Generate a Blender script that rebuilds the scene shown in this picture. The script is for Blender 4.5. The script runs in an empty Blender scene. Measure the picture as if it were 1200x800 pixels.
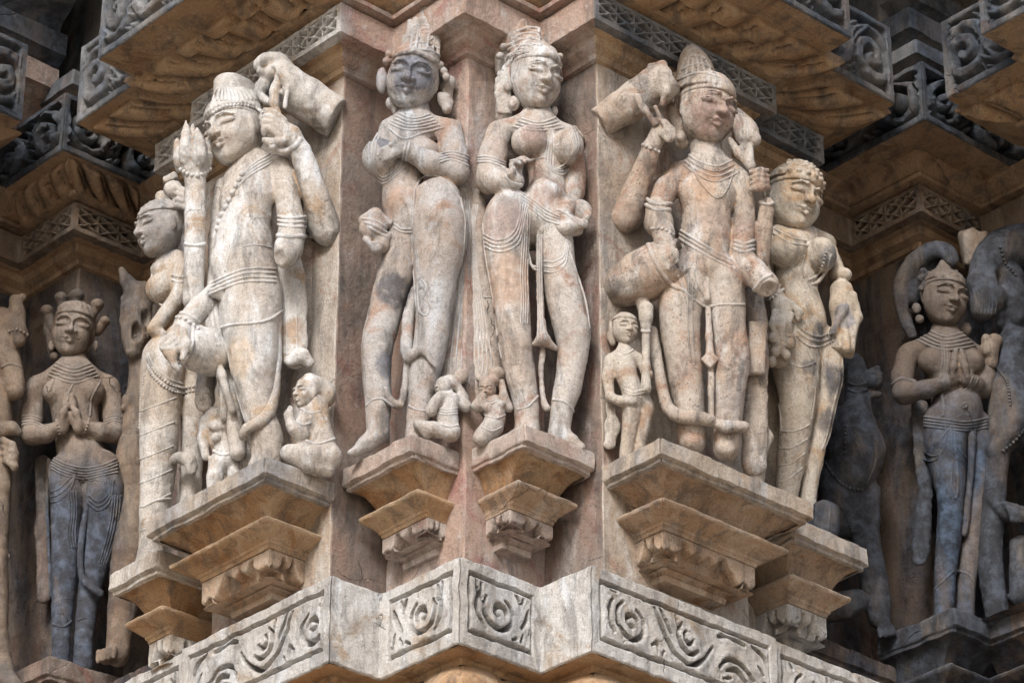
import bpy, math, random
import numpy as np
random.seed(7)
RNG = np.random.default_rng(11)
SC = bpy.context.scene
COL = SC.collection

# ------------------------------------------------------------------ camera maths
FPX, YAW, PITCH, DIST = 4000.0, math.radians(47.7), math.radians(29.2), 7.0
FWD = np.array([math.cos(YAW)*math.cos(PITCH), math.sin(YAW)*math.cos(PITCH), math.sin(PITCH)])
RGT = np.array([math.sin(YAW), -math.cos(YAW), 0.0])
UPV = np.cross(RGT, FWD)
FH = np.array([math.cos(YAW), math.sin(YAW), 0.0])

def ray(x, y):
    d = FWD*FPX + RGT*(x-600.0) - UPV*(y-400.0)
    return d/np.linalg.norm(d)
CAM = -DIST*ray(545, 400)

def at(x, y, Y):
    """world point seen at photo pixel x, y lying Y metres behind the corner (horizontally)"""
    d = ray(x, y)
    return CAM + d*((Y-CAM@FH)/(d@FH))

# ------------------------------------------------------------------ object helpers
def tag(o, label=None, cat=None, group=None, kind=None):
    if label: o['label'] = label
    if cat: o['category'] = cat
    if group: o['group'] = group
    if kind: o['kind'] = kind
    return o

def thing(name, loc=(0, 0, 0), rz=0.0, **kw):
    o = bpy.data.objects.new(name, None)
    o.empty_display_size = 0.05
    COL.objects.link(o)
    o.location = loc
    o.rotation_euler = (0, 0, rz)
    tag(o, **kw)
    return o

def link(name, me, mat, parent=None):
    o = bpy.data.objects.new(name, me)
    COL.objects.link(o)
    if mat is not None:
        for m in (mat if isinstance(mat, (list, tuple)) else [mat]):
            me.materials.append(m)
    if parent is not None:
        o.parent = parent
    return o

def mesh_from(name, V, Q, T=None, smooth=True, sharp=None, mats=None):
    """V (n,3), Q (m,4) quads, T (k,3) triangles"""
    me = bpy.data.meshes.new(name)
    V = np.asarray(V, np.float32)
    Q = np.asarray(Q, np.int32).reshape(-1, 4)
    T = np.zeros((0, 3), np.int32) if T is None else np.asarray(T, np.int32).reshape(-1, 3)
    me.vertices.add(len(V)); me.vertices.foreach_set('co', V.ravel())
    nl = len(Q)*4+len(T)*3
    me.loops.add(nl); me.loops.foreach_set('vertex_index', np.concatenate([Q.ravel(), T.ravel()]))
    me.polygons.add(len(Q)+len(T))
    st = np.concatenate([np.arange(len(Q))*4, len(Q)*4+np.arange(len(T))*3]).astype(np.int32)
    me.polygons.foreach_set('loop_start', st)
    me.polygons.foreach_set('loop_total', np.concatenate([np.full(len(Q), 4), np.full(len(T), 3)]).astype(np.int32))
    if mats is not None:
        me.polygons.foreach_set('material_index', np.asarray(mats, np.int32))
    me.update(calc_edges=True)
    me.polygons.foreach_set('use_smooth', np.full(len(me.polygons), smooth, bool))
    me.validate()
    if sharp is not None:
        me.set_sharp_from_angle(angle=math.radians(sharp))
    return me

class Acc:
    """collects vertices and faces of one mesh"""
    def __init__(s): s.V = []; s.Q = []; s.T = []; s.MQ = []; s.MT = []; s.n = 0
    def addq(s, V, Q, m=0):
        V = np.asarray(V, float).reshape(-1, 3); Q = np.asarray(Q, np.int64).reshape(-1, 4)
        s.V.append(V); s.Q.append(Q+s.n); s.MQ.append(np.full(len(Q), m)); s.n += len(V)
    def add(s, V, F, m=0):
        V = np.asarray(V, float).reshape(-1, 3)
        q = [f for f in F if len(f) == 4]; t = [f for f in F if len(f) == 3]
        s.V.append(V)
        if q: s.Q.append(np.array(q, np.int64)+s.n); s.MQ.append(np.full(len(q), m))
        if t: s.T.append(np.array(t, np.int64)+s.n); s.MT.append(np.full(len(t), m))
        s.n += len(V)
    def grid(s, G, m=0, flip=False):
        a, b = G.shape[:2]
        idx = np.arange(a*b).reshape(a, b)
        q = np.stack([idx[:-1, :-1], idx[:-1, 1:], idx[1:, 1:], idx[1:, :-1]], -1).reshape(-1, 4)
        if flip: q = q[:, ::-1]
        s.addq(G.reshape(-1, 3), q, m)
    def build(s, name, mat, parent=None, smooth=True, sharp=40):
        if not s.V: return None
        V = np.concatenate(s.V)
        if parent is not None: V = to_local(V, parent)
        Q = np.concatenate(s.Q) if s.Q else np.zeros((0, 4)); T = np.concatenate(s.T) if s.T else None
        M = np.concatenate(s.MQ+s.MT)
        return link(name, mesh_from(name, V, Q, T, smooth, sharp, M), mat, parent)

def to_local(V, parent):
    c, sn = math.cos(parent.rotation_euler.z), math.sin(parent.rotation_euler.z)
    P = V-np.array(parent.location)
    return np.stack([c*P[:, 0]+sn*P[:, 1], -sn*P[:, 0]+c*P[:, 1], P[:, 2]], 1)

# ------------------------------------------------------------------ noise (numpy lattice value noise)
LAT = RNG.random((32, 32, 32)).astype(np.float32)*2-1
def vnoise(P, f):
    P = np.asarray(P, np.float32)*f
    i = np.floor(P).astype(np.int32); t = P-i; t = t*t*(3-2*t)
    i0 = i & 31; i1 = (i+1) & 31
    x0, y0, z0 = i0[..., 0], i0[..., 1], i0[..., 2]; x1, y1, z1 = i1[..., 0], i1[..., 1], i1[..., 2]
    tx, ty, tz = t[..., 0], t[..., 1], t[..., 2]
    def L(a, b, w): return a+(b-a)*w
    return L(L(L(LAT[x0, y0, z0], LAT[x1, y0, z0], tx), L(LAT[x0, y1, z0], LAT[x1, y1, z0], tx), ty),
             L(L(LAT[x0, y0, z1], LAT[x1, y0, z1], tx), L(LAT[x0, y1, z1], LAT[x1, y1, z1], tx), ty), tz)

# ------------------------------------------------------------------ implicit surfaces
def nrm(v):
    v = np.asarray(v, float); return v/max(np.linalg.norm(v), 1e-9)

class Field:
    """signed distance grid with smooth union and carving"""
    def __init__(s, h): s.h = h; s.ops = []
    def op(s, lo, hi, fn, mode='add', k=0.004):
        s.ops.append((np.asarray(lo, float), np.asarray(hi, float), fn, mode, k))
    # primitives -----------------------------------------------------
    def chain(s, pts, rad, k=0.004, ki=0.01, mode='add', flat=None):
        """tapered round limb through pts; flat=(axis, factor) squeezes it along axis"""
        pts = np.asarray(pts, float); rad = np.asarray(rad, float)*np.ones(len(pts))
        R = rad.max()+k
        A = None
        if flat is not None:
            ax = nrm(flat[0]); fac = flat[1]
        def fn(P):
            d = None
            for i in range(len(pts)-1):
                a, b = pts[i], pts[i+1]
                ab = b-a; L2 = max(ab@ab, 1e-12)
                pa = P-a.astype(np.float32)
                t = np.clip((pa@ab.astype(np.float32))/np.float32(L2), 0, 1)
                q = pa-t[..., None]*ab.astype(np.float32)
                if flat is not None:
                    c = q@ax.astype(np.float32)
                    q = q+((1/fac-1)*c)[..., None]*ax.astype(np.float32)
                e = np.sqrt((q*q).sum(-1))-(rad[i]+t*(rad[i+1]-rad[i])).astype(np.float32)
                if flat is not None: e = e*max(min(fac, 1.0), .35)
                d = e if d is None else smin(d, e, ki)
            return d
        s.op(pts.min(0)-R, pts.max(0)+R, fn, mode, k)
    def ell(s, c, r, rot=None, k=0.004, mode='add'):
        c = np.asarray(c, float); r = np.asarray(r, float); M = np.eye(3) if rot is None else np.asarray(rot, float)
        ext = np.sqrt(((M*r)**2).sum(1))+k     # columns of M are the axes
        def fn(P):
            q = (P-c.astype(np.float32))@M.astype(np.float32)
            k0 = np.sqrt(((q/r.astype(np.float32))**2).sum(-1))
            k1 = np.sqrt(((q/(r*r).astype(np.float32))**2).sum(-1))
            return k0*(k0-1)/np.maximum(k1, 1e-6)
        s.op(c-ext, c+ext, fn, mode, k)
    def box(s, c, r, rot=None, rnd=0.004, k=0.003, mode='add'):
        c = np.asarray(c, float); r = np.asarray(r, float)-rnd; M = np.eye(3) if rot is None else np.asarray(rot, float)
        ext = (np.abs(M)*(r+rnd)).sum(1)+k
        def fn(P):
            q = np.abs((P-c.astype(np.float32))@M.astype(np.float32))-r.astype(np.float32)
            return np.sqrt((np.maximum(q, 0)**2).sum(-1))+np.minimum(q.max(-1), 0)-rnd
        s.op(c-ext, c+ext, fn, mode, k)
    # evaluation ------------------------------------------------------
    def solve(s, noise=0.0, nf=60., pad=0.01, grow=None):
        h = s.h
        adds = [o for o in s.ops if o[3] == 'add']
        lo = np.min([o[0] for o in adds], 0)-pad; hi = np.max([o[1] for o in adds], 0)+pad
        n = np.ceil((hi-lo)/h).astype(int)+2
        s.lo, s.n = lo, n
        G = np.full(n, 0.2, np.float32)
        ax = [(lo[i]+h*np.arange(n[i])).astype(np.float32) for i in range(3)]
        for l, u, fn, mode, k in s.ops:
            m = 3*h+0.004
            i0 = np.maximum(np.floor((l-m-lo)/h).astype(int), 0); i1 = np.minimum(np.ceil((u+m-lo)/h).astype(int)+1, n)
            if (i1 <= i0).any(): continue
            sl = tuple(slice(i0[i], i1[i]) for i in range(3))
            P = np.stack(np.meshgrid(ax[0][sl[0]], ax[1][sl[1]], ax[2][sl[2]], indexing='ij'), -1)
            d = fn(P)
            if mode == 'add': G[sl] = smin(G[sl], d, k)
            else: G[sl] = -smin(-G[sl], d, k)
        if noise:
            b = np.argwhere(np.abs(G) < 3*h+2*noise)
            if len(b):
                P = lo+b*h
                v = (0.55*vnoise(P, nf)+0.35*vnoise(P+3.1, nf*2.3)+0.9*vnoise(P+7.7, nf*.33)+1.3*np.maximum(vnoise(P+1.3, nf*.7)-.42, 0)).astype(np.float32)
                G[b[:, 0], b[:, 1], b[:, 2]] += noise*v
        s.G = G
        return s
    def sample(s, P):
        q = (np.asarray(P)-s.lo)/s.h
        q = np.clip(q, 0, np.array(s.n)-1.001)
        i = np.floor(q).astype(int); t = q-i
        G = s.G
        o = 0
        for dx in (0, 1):
            for dy in (0, 1):
                for dz in (0, 1):
                    w = (t[..., 0] if dx else 1-t[..., 0])*(t[..., 1] if dy else 1-t[..., 1])*(t[..., 2] if dz else 1-t[..., 2])
                    o = o+w*G[i[..., 0]+dx, i[..., 1]+dy, i[..., 2]+dz]
        return o
    def surface(s):
        """naive surface nets -> V, Q"""
        G, h = s.G, s.h
        I = G < 0
        nx, ny, nz = G.shape
        c = np.zeros((nx-1, ny-1, nz-1), np.int8)
        for dx in (0, 1):
            for dy in (0, 1):
                for dz in (0, 1):
                    c += I[dx:nx-1+dx, dy:ny-1+dy, dz:nz-1+dz]
        act = np.argwhere((c > 0) & (c < 8))
        if len(act) == 0: return np.zeros((0, 3)), np.zeros((0, 4), int)
        idx = np.full(c.shape, -1, np.int64); idx[act[:, 0], act[:, 1], act[:, 2]] = np.arange(len(act))
        acc = np.zeros((len(act), 3)); cnt = np.zeros(len(act))
        cor = [(a, b, d) for a in (0, 1) for b in (0, 1) for d in (0, 1)]
        val = {q: G[act[:, 0]+q[0], act[:, 1]+q[1], act[:, 2]+q[2]] for q in cor}
        for q in cor:
            for a in range(3):
                if q[a] == 0:
                    r = list(q); r[a] = 1; r = tuple(r)
                    v0, v1 = val[q], val[r]
                    m = (v0 < 0) != (v1 < 0)
                    t = np.where(m, v0/np.where(m, v0-v1, 1), 0)
                    p = np.tile(np.array(q, float), (len(act), 1)); p[:, a] = t
                    acc[m] += p[m]; cnt[m] += 1
        V = s.lo+h*(act+acc/np.maximum(cnt, 1)[:, None])
        Q = []
        for a in range(3):
            b, d = (a+1) % 3, (a+2) % 3
            sl0 = [slice(None)]*3; sl1 = [slice(None)]*3
            sl0[a] = slice(0, -1); sl1[a] = slice(1, None)
            A, B = I[tuple(sl0)], I[tuple(sl1)]
            e = np.argwhere(A != B)
            e = e[(e[:, b] > 0) & (e[:, d] > 0) & (e[:, b] < G.shape[b]-1) & (e[:, d] < G.shape[d]-1)]
            def cell(ob, od):
                t = e.copy(); t[:, b] -= ob; t[:, d] -= od
                return idx[t[:, 0], t[:, 1], t[:, 2]]
            q = np.stack([cell(0, 0), cell(1, 0), cell(1, 1), cell(0, 1)], 1)
            ins = A[e[:, 0], e[:, 1], e[:, 2]]
            q[~ins] = q[~ins][:, ::-1]
            Q.append(q)
        Q = np.concatenate(Q)
        Q = Q[(Q >= 0).all(1)]
        return V, Q

def smin(a, b, k):
    if k <= 1e-6: return np.minimum(a, b)
    k = np.float32(k)
    h = np.maximum(k-np.abs(a-b), 0)/k
    return np.minimum(a, b)-h*h*k*np.float32(0.25)

def catmull(P, step):
    P = np.asarray(P, float)
    if len(P) < 3:
        L = np.linalg.norm(P[-1]-P[0]); n = max(int(L/step), 1)+1
        return P[0]+np.linspace(0, 1, n)[:, None]*(P[-1]-P[0])
    Q = np.vstack([2*P[0]-P[1], P, 2*P[-1]-P[-2]])
    out = []
    for i in range(1, len(Q)-2):
        p0, p1, p2, p3 = Q[i-1:i+3]
        n = max(int(np.linalg.norm(p2-p1)/step), 1)
        t = np.linspace(0, 1, n, endpoint=False)[:, None]
        out.append(0.5*((2*p1)+(-p0+p2)*t+(2*p0-5*p1+4*p2-p3)*t*t+(-p0+3*p1-3*p2+p3)*t**3))
    out.append(P[-1:])
    return np.vstack(out)

def tube_mesh(acc, P, r, sides=6, m=0):
    P = np.asarray(P, float); n = len(P)
    if n < 2: return
    r = np.asarray(r, float)*np.ones(n)
    T = np.gradient(P, axis=0); T /= np.maximum(np.linalg.norm(T, axis=1, keepdims=True), 1e-9)
    u = np.cross(T[0], [0.3, 0.2, 1.0]); u = nrm(u)
    V = []
    a = np.arange(sides)*2*math.pi/sides
    for i in range(n):
        u = u-T[i]*(u@T[i]); u = nrm(u); w = np.cross(T[i], u)
        V.append(P[i]+r[i]*(np.cos(a)[:, None]*u+np.sin(a)[:, None]*w))
    V = np.concatenate(V+[P[:1]-T[0]*r[0]*.7, P[-1:]+T[-1]*r[-1]*.7])
    F = []
    for i in range(n-1):
        for j in range(sides):
            k = (j+1) % sides
            F.append((i*sides+j, i*sides+k, (i+1)*sides+k, (i+1)*sides+j))
    for j in range(sides):
        k = (j+1) % sides
        F.append((n*sides, k, j)); F.append((n*sides+1, (n-1)*sides+j, (n-1)*sides+k))
    acc.add(V, F, m)

_S = None
def bead_mesh(acc, c, r, m=0):
    global _S
    if _S is None:
        V = [(0, 0, 1)]; F = []
        for i in (1, 2, 3):
            for j in range(7):
                t, p = math.pi*i/4, 2*math.pi*j/7
                V.append((math.sin(t)*math.cos(p), math.sin(t)*math.sin(p), math.cos(t)))
        V.append((0, 0, -1))
        for j in range(7):
            k = (j+1) % 7
            F.append((0, 1+j, 1+k))
            for i in (0, 1): F.append((1+i*7+j, 8+i*7+j, 8+i*7+k, 1+i*7+k))
            F.append((15+j, 22, 15+k))
        _S = (np.array(V), F)
    acc.add(np.asarray(c)+np.asarray(r)*_S[0], _S[1], m)
# ------------------------------------------------------------------ materials (procedural sandstone)
def stone(name, a, b, c, soot=0.0, soot_col=(0.02, 0.022, 0.028), pale=0.15, pale_col=(0.55, 0.53, 0.49), grime=0.35,
          pits=0.5, seed=0.0, cover=0.5, zramp=None, rough=0.88, scale=1.0, wear=0.5, crease_ochre=0.0, spk_=.4, spots=(), crack=1.0, lump=0.0):
    m = bpy.data.materials.new(name); m.use_nodes = True
    nt = m.node_tree; N, Lk = nt.nodes, nt.links
    for n in list(N): N.remove(n)
    out = N.new('ShaderNodeOutputMaterial'); bs = N.new('ShaderNodeBsdfPrincipled')
    Lk.new(bs.outputs[0], out.inputs[0])
    bs.inputs['Roughness'].default_value = rough
    bs.inputs['Specular IOR Level'].default_value = 0.22
    geo = N.new('ShaderNodeNewGeometry')
    def mapped(sc, off):
        mp = N.new('ShaderNodeMapping'); Lk.new(geo.outputs['Position'], mp.inputs[0])
        mp.inputs['Scale'].default_value = sc; mp.inputs['Location'].default_value = off
        return mp.outputs[0]
    def noise(sc, det, ro, vec, dist=0.0):
        n = N.new('ShaderNodeTexNoise'); Lk.new(vec, n.inputs['Vector'])
        n.inputs['Scale'].default_value = sc*scale; n.inputs['Detail'].default_value = det
        n.inputs['Roughness'].default_value = ro; n.inputs['Distortion'].default_value = dist
        return n.outputs[0]
    def ramp(val, lo, hi, o0=0.0, o1=1.0):
        r = N.new('ShaderNodeMapRange'); r.interpolation_type = 'SMOOTHSTEP'
        Lk.new(val, r.inputs[0]); r.inputs[1].default_value = lo; r.inputs[2].default_value = hi
        r.inputs[3].default_value = o0; r.inputs[4].default_value = o1
        return r.outputs[0]
    def mul(x, y):
        n = N.new('ShaderNodeMath'); n.operation = 'MULTIPLY'
        Lk.new(x, n.inputs[0])
        if isinstance(y, float): n.inputs[1].default_value = y
        else: Lk.new(y, n.inputs[1])
        return n.outputs[0]
    def add(x, y):
        n = N.new('ShaderNodeMath'); n.operation = 'ADD'; Lk.new(x, n.inputs[0])
        if isinstance(y, float): n.inputs[1].default_value = y
        else: Lk.new(y, n.inputs[1])
        return n.outputs[0]
    def mix(fac, x, y, mode='MIX'):
        n = N.new('ShaderNodeMix'); n.data_type = 'RGBA'; n.blend_type = mode; n.clamp_factor = True
        if isinstance(fac, float): n.inputs[0].default_value = fac
        else: Lk.new(fac, n.inputs[0])
        for i, v in ((6, x), (7, y)):
            if isinstance(v, tuple): n.inputs[i].default_value = (*v, 1)
            else: Lk.new(v, n.inputs[i])
        return n.outputs[2]
    p1 = mapped((1, 1, 1), (seed, seed*1.7, seed*.6))
    pst = mapped((1, 1, 0.34), (seed*2.1, seed, 0))
    col = mix(ramp(noise(4.5, 5, .6, p1, .4), .38, .62), a, b)
    col = mix(ramp(noise(9, 6, .66, p1, .8), .52-.0, .66), col, c)
    # pale worn blotches
    col = mix(mul(ramp(noise(15, 7, .7, pst, .3), .50, .72), pale*2.0), col, pale_col)
    col = mix(mul(ramp(noise(34, 8, .72, p1), .57, .70), pale*1.2), col, pale_col)
    # grey dirt that has run down
    col = mix(mul(ramp(noise(21, 8, .74, pst, .5), .46, .64), grime), col, (0.085, 0.078, 0.074))
    # fine grain
    gr = noise(260, 4, .7, p1)
    col = mix(1.0, col, mix(ramp(gr, .3, .7), (0.80, 0.79, 0.78), (1.16, 1.16, 1.16)), 'MULTIPLY')
    spk = ramp(noise(120, 3, .6, p1), .64, .70)
    col = mix(mul(spk, spk_), col, (0.09, 0.075, 0.065))
    vq = N.new('ShaderNodeTexVoronoi'); Lk.new(p1, vq.inputs['Vector']); vq.inputs['Scale'].default_value = 95
    pq = mul(ramp(vq.outputs['Distance'], .30, .14, 1.0, 0.0) if False else ramp(vq.outputs['Distance'], .12, .26, 1.0, 0.0), ramp(noise(19, 6, .75, p1), .50, .60))
    col = mix(mul(pq, .30+.22*min(pits, 2)), col, (0.07, 0.06, 0.052))
    if wear:
        pt = ramp(geo.outputs['Pointiness'], .515, .60)
        col = mix(mul(pt, wear*.6), col, pale_col)
    if crease_ochre:
        col = mix(mul(ramp(geo.outputs['Pointiness'], .485, .43), crease_ochre), col, (.40, .245, .125))  # ochre tint mixed into concave creases
    if soot > 0:
        s = noise(6.5, 9, .68, pst, .6)
        f = ramp(s, 1-cover-.10, 1-cover+.12)
        if zramp:
            sep = N.new('ShaderNodeSeparateXYZ'); Lk.new(geo.outputs['Position'], sep.inputs[0])
            z = add(sep.outputs[2], mul(add(noise(9, 6, .65, p1), -.5), .22))
            f = mul(f, ramp(z, zramp[0], zramp[1], 0.0, 1.0)) if zramp[0] < zramp[1] else mul(f, ramp(z, zramp[1], zramp[0], 1.0, 0.0))
        sc2 = mix(ramp(noise(30, 6, .7, p1), .4, .68), soot_col, tuple(min(1, x*3.2+.012) for x in soot_col))
        col = mix(mul(f, soot), col, sc2)
    for (c, r, sc3, st) in spots:
        sp = N.new('ShaderNodeVectorMath'); sp.operation = 'DISTANCE'; Lk.new(geo.outputs['Position'], sp.inputs[0]); sp.inputs[1].default_value = tuple(map(float, c))
        dd = add(sp.outputs['Value'], mul(add(noise(16, 7, .72, pst), -.5), r*2.2))
        f = mul(ramp(dd, r*.62, r*1.0, 1.0, 0.0), ramp(noise(46, 6, .7, p1), .30, .52, .35, 1.0))
        col = mix(mul(f, st), col, mix(ramp(noise(70, 5, .7, p1), .35, .7), sc3, tuple(min(1, q*1.9) for q in sc3)))
    Lk.new(col, bs.inputs['Base Color'])
    # relief of the weathered surface
    vo = N.new('ShaderNodeTexVoronoi'); vw = N.new('ShaderNodeVectorMath'); vw.operation = 'ADD'; vn = N.new('ShaderNodeTexNoise'); vn.inputs['Scale'].default_value = 70; vn.inputs['Detail'].default_value = 3; Lk.new(p1, vn.inputs['Vector']); vs = N.new('ShaderNodeVectorMath'); vs.operation = 'SCALE'; vs.inputs['Scale'].default_value = .016; Lk.new(vn.outputs['Color'], vs.inputs[0]); Lk.new(p1, vw.inputs[0]); Lk.new(vs.outputs[0], vw.inputs[1]); Lk.new(vw.outputs[0], vo.inputs['Vector']); vo.inputs['Scale'].default_value = 130; vo.inputs['Randomness'].default_value = 1.0
    hole = ramp(vo.outputs['Distance'], .05, .36)
    gate = ramp(noise(48, 5, .7, p1), .52, .66, 0.0, 1.0)
    hp = mul(add(mul(add(hole, -1.0), gate), 0.0), float(pits))
    crack_k = crack
    vc = N.new('ShaderNodeTexVoronoi'); vc.feature = 'DISTANCE_TO_EDGE'; vc.inputs['Scale'].default_value = 7.0
    wv = N.new('ShaderNodeMixRGB'); wv.inputs[0].default_value = .06
    Lk.new(p1, wv.inputs[1]); nz = N.new('ShaderNodeTexNoise'); nz.inputs['Scale'].default_value = 14; nz.inputs['Detail'].default_value = 5
    Lk.new(p1, nz.inputs['Vector']); Lk.new(nz.outputs['Color'], wv.inputs[2]); Lk.new(wv.outputs[0], vc.inputs['Vector'])
    crack = mul(ramp(vc.outputs['Distance'], .0, .012, 1.0, 0.0), ramp(noise(5, 3, .5, p1), .60, .66))
    hp = add(hp, mul(crack, -1.6*crack_k))
    h = add(add(mul(noise(330, 5, .75, p1), .55), mul(noise(60, 6, .65, p1), 1.1)), hp)
    if lump: h = add(h, mul(noise(17, 5, .6, p1), float(lump)))
    bp = N.new('ShaderNodeBump'); bp.inputs['Strength'].default_value = 0.9; bp.inputs['Distance'].default_value = 0.0036
    Lk.new(h, bp.inputs['Height']); Lk.new(bp.outputs[0], bs.inputs['Normal'])
    return m

M = {}
M['pale'] = stone('pale buff sandstone', (.41, .355, .295), (.52, .495, .46), (.38, .275, .185), pale=.50, pale_col=(.66, .655, .64), grime=.45, seed=1, crease_ochre=.8, spk_=.35, pits=.5)
M['rosy'] = stone('rosy sandstone', (.36, .295, .245), (.42, .395, .37), (.30, .20, .155), pale=.50, pale_col=(.56, .565, .57), grime=.50, soot=.55, soot_col=(.085, .09, .105), cover=.36, seed=2, crease_ochre=.8, spk_=.3, pits=.5)
M['pitted'] = stone('pitted buff sandstone', (.36, .295, .235), (.44, .40, .35), (.32, .225, .16), pale=.36, pale_col=(.57, .545, .51), grime=.55, pits=1.8, seed=3, crease_ochre=.7, spk_=.5)
M['wall'] = stone('red patina wall stone', (.355, .255, .205), (.40, .32, .28), (.31, .175, .15), pale=.38, pale_col=(.47, .475, .48), grime=.5, soot=.5, cover=.34, soot_col=(.09, .092, .10), seed=4, spk_=.4, lump=2.6)
M['wall_buff'] = stone('buff wall stone', (.365, .295, .23), (.43, .385, .34), (.32, .205, .155), pale=.42, pale_col=(.52, .51, .495), grime=.5, soot=.4, cover=.30, soot_col=(.085, .085, .09), seed=5, spk_=.45, lump=2.6)
M['sooty'] = stone('soot stained wall stone', (.25, .175, .14), (.225, .185, .16), (.20, .12, .10), pale=.34, pale_col=(.38, .355, .345), grime=.6, soot=.78, cover=.46, soot_col=(.042, .039, .039), seed=6, wear=.2, spk_=.5, lump=2.6)
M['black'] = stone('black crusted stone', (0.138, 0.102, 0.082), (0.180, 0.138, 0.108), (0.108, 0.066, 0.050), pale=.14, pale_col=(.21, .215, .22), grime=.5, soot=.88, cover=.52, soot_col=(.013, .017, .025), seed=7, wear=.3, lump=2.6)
M['ochre'] = stone('ochre sheltered sandstone', (.31, .20, .115), (.38, .27, .17), (.23, .135, .075), pale=.22, pale_col=(.46, .38, .28), grime=.65, soot=.55, cover=.36, soot_col=(.05, .038, .028), seed=8, wear=.4, spk_=.5)
M['ochre_dim'] = stone('brown sheltered sandstone', (0.280, 0.182, 0.112), (0.350, 0.245, 0.161), (0.210, 0.126, 0.077), pale=.16, pale_col=(.30, .25, .19), grime=.6, soot=.6, cover=.40, soot_col=(.024, .02, .017), seed=9, wear=.35)
M['grey'] = stone('grey lichened sandstone', (.43, .405, .375), (.51, .50, .485), (.38, .31, .24), pale=.5, pale_col=(.60, .625, .65), grime=.5, soot=.5, cover=.38, soot_col=(.10, .11, .125), seed=10, pits=1.2, spk_=.55)
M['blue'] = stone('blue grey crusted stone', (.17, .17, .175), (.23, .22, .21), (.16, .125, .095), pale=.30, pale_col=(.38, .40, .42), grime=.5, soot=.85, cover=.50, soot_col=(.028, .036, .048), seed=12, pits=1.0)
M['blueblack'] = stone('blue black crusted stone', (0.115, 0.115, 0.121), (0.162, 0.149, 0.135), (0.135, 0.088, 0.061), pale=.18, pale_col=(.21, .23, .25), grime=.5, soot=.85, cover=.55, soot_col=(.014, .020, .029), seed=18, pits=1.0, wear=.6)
M['slab'] = stone('pedestal sandstone', (.36, .245, .16), (.41, .315, .235), (.30, .185, .11), pale=.34, pale_col=(.50, .455, .395), grime=.6, soot=.5, cover=.34, soot_col=(.06, .055, .05), seed=13, spk_=.5, wear=.6)
M['tan_dim'] = stone('brown weathered stone', (0.200, 0.144, 0.105), (0.244, 0.193, 0.149), (0.149, 0.101, 0.074), pale=.3, pale_col=(.38, .35, .315), grime=.6, soot=.7, cover=.46, soot_col=(.025, .028, .035), seed=15, crease_ochre=.4)
M['dark_fig'] = stone('blackened carved stone', (.115, .09, .074), (.155, .13, .11), (.09, .062, .048), pale=.24, pale_col=(.25, .25, .25), grime=.5, soot=.88, cover=.58, soot_col=(.017, .022, .031), seed=16, crease_ochre=.3)
M['slab_ochre'] = stone('ochre pedestal sandstone', (.37, .23, .125), (.42, .295, .185), (.30, .165, .08), pale=.28, pale_col=(.50, .42, .32), grime=.55, soot=.45, cover=.32, soot_col=(.055, .045, .038), seed=19, spk_=.5, wear=.7)
M['slabtop'] = stone('lichened pedestal top', (.38, .315, .25), (.43, .385, .335), (.33, .24, .165), pale=.4, pale_col=(.52, .525, .53), grime=.6, soot=.7, cover=.46, soot_col=(.085, .09, .10), seed=28, spk_=.5)
M['rosytop'] = stone('rosy pedestal stone', (.37, .285, .24), (.42, .36, .32), (.32, .215, .175), pale=.36, pale_col=(.52, .49, .465), grime=.5, soot=.4, cover=.3, soot_col=(.08, .08, .09), seed=29, spk_=.4, wear=.6)

GB, DK_, RD = (.085, .09, .11), (.05, .052, .06), (.17, .095, .07)
def spot(x, y, Y, r, c, st): return (at(x, y, Y), r, c, st)
M['A'] = stone('blue grey stained rosy sandstone', (.34, .285, .245), (.39, .375, .365), (.31, .215, .165), pale=.5, pale_col=(.48, .51, .55), grime=0.62, soot=.6, soot_col=(.095, .10, .12), cover=.40, seed=22, crease_ochre=.8, spk_=.3, pits=.5, crack=0,
    spots=[spot(484, 88, -.07, .062, GB, .88), spot(455, 160, -.05, .030, GB, .7), spot(462, 345, 0, .045, DK_, .8), spot(455, 430, 0, .035, GB, .75), spot(478, 470, 0, .03, DK_, .6), spot(505, 150, -.03, .04, RD, .35), spot(470, 240, -.02, .05, (.27, .17, .12), .5)])
M['B'] = stone('cream and rosy sandstone', (.39, .325, .275), (.46, .43, .40), (.32, .215, .165), pale=.5, pale_col=(.57, .59, .61), grime=0.58, soot=.35, soot_col=(.12, .12, .13), cover=.3, seed=27, crease_ochre=.8, spk_=.3, pits=.45, crack=0,
    spots=[spot(620, 160, -.05, .04, (.30, .21, .19), .35), spot(590, 265, -.04, .055, (.27, .20, .185), .45), spot(600, 330, -.04, .07, (.30, .20, .14), .5), spot(640, 228, -.05, .03, (.29, .21, .18), .4), spot(660, 390, -.03, .05, (.24, .22, .20), .5), spot(625, 420, -.02, .04, (.22, .20, .19), .45), spot(590, 180, -.02, .04, (.28, .21, .18), .4)])
M['C'] = stone('pitted rosy buff sandstone', (.36, .285, .225), (.43, .385, .34), (.31, .205, .15), pale=.38, pale_col=(.54, .54, .54), grime=0.70, pits=2.0, seed=3, crease_ochre=.7, spk_=.6, crack=0,
    spots=[spot(842, 126, -.03, .080, (.185, .125, .105), .75), spot(820, 215, 0, .05, (.30, .19, .12), .5), spot(740, 250, .03, .05, (.27, .18, .13), .4), spot(840, 250, 0, .05, (.30, .24, .2), .45), spot(800, 420, .02, .05, (.24, .20, .17), .45), spot(858, 470, .03, .05, (.22, .19, .17), .5), spot(875, 270, .04, .04, (.21, .16, .135), .5), spot(770, 330, .02, .06, (.27, .18, .125), .5)])
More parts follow.
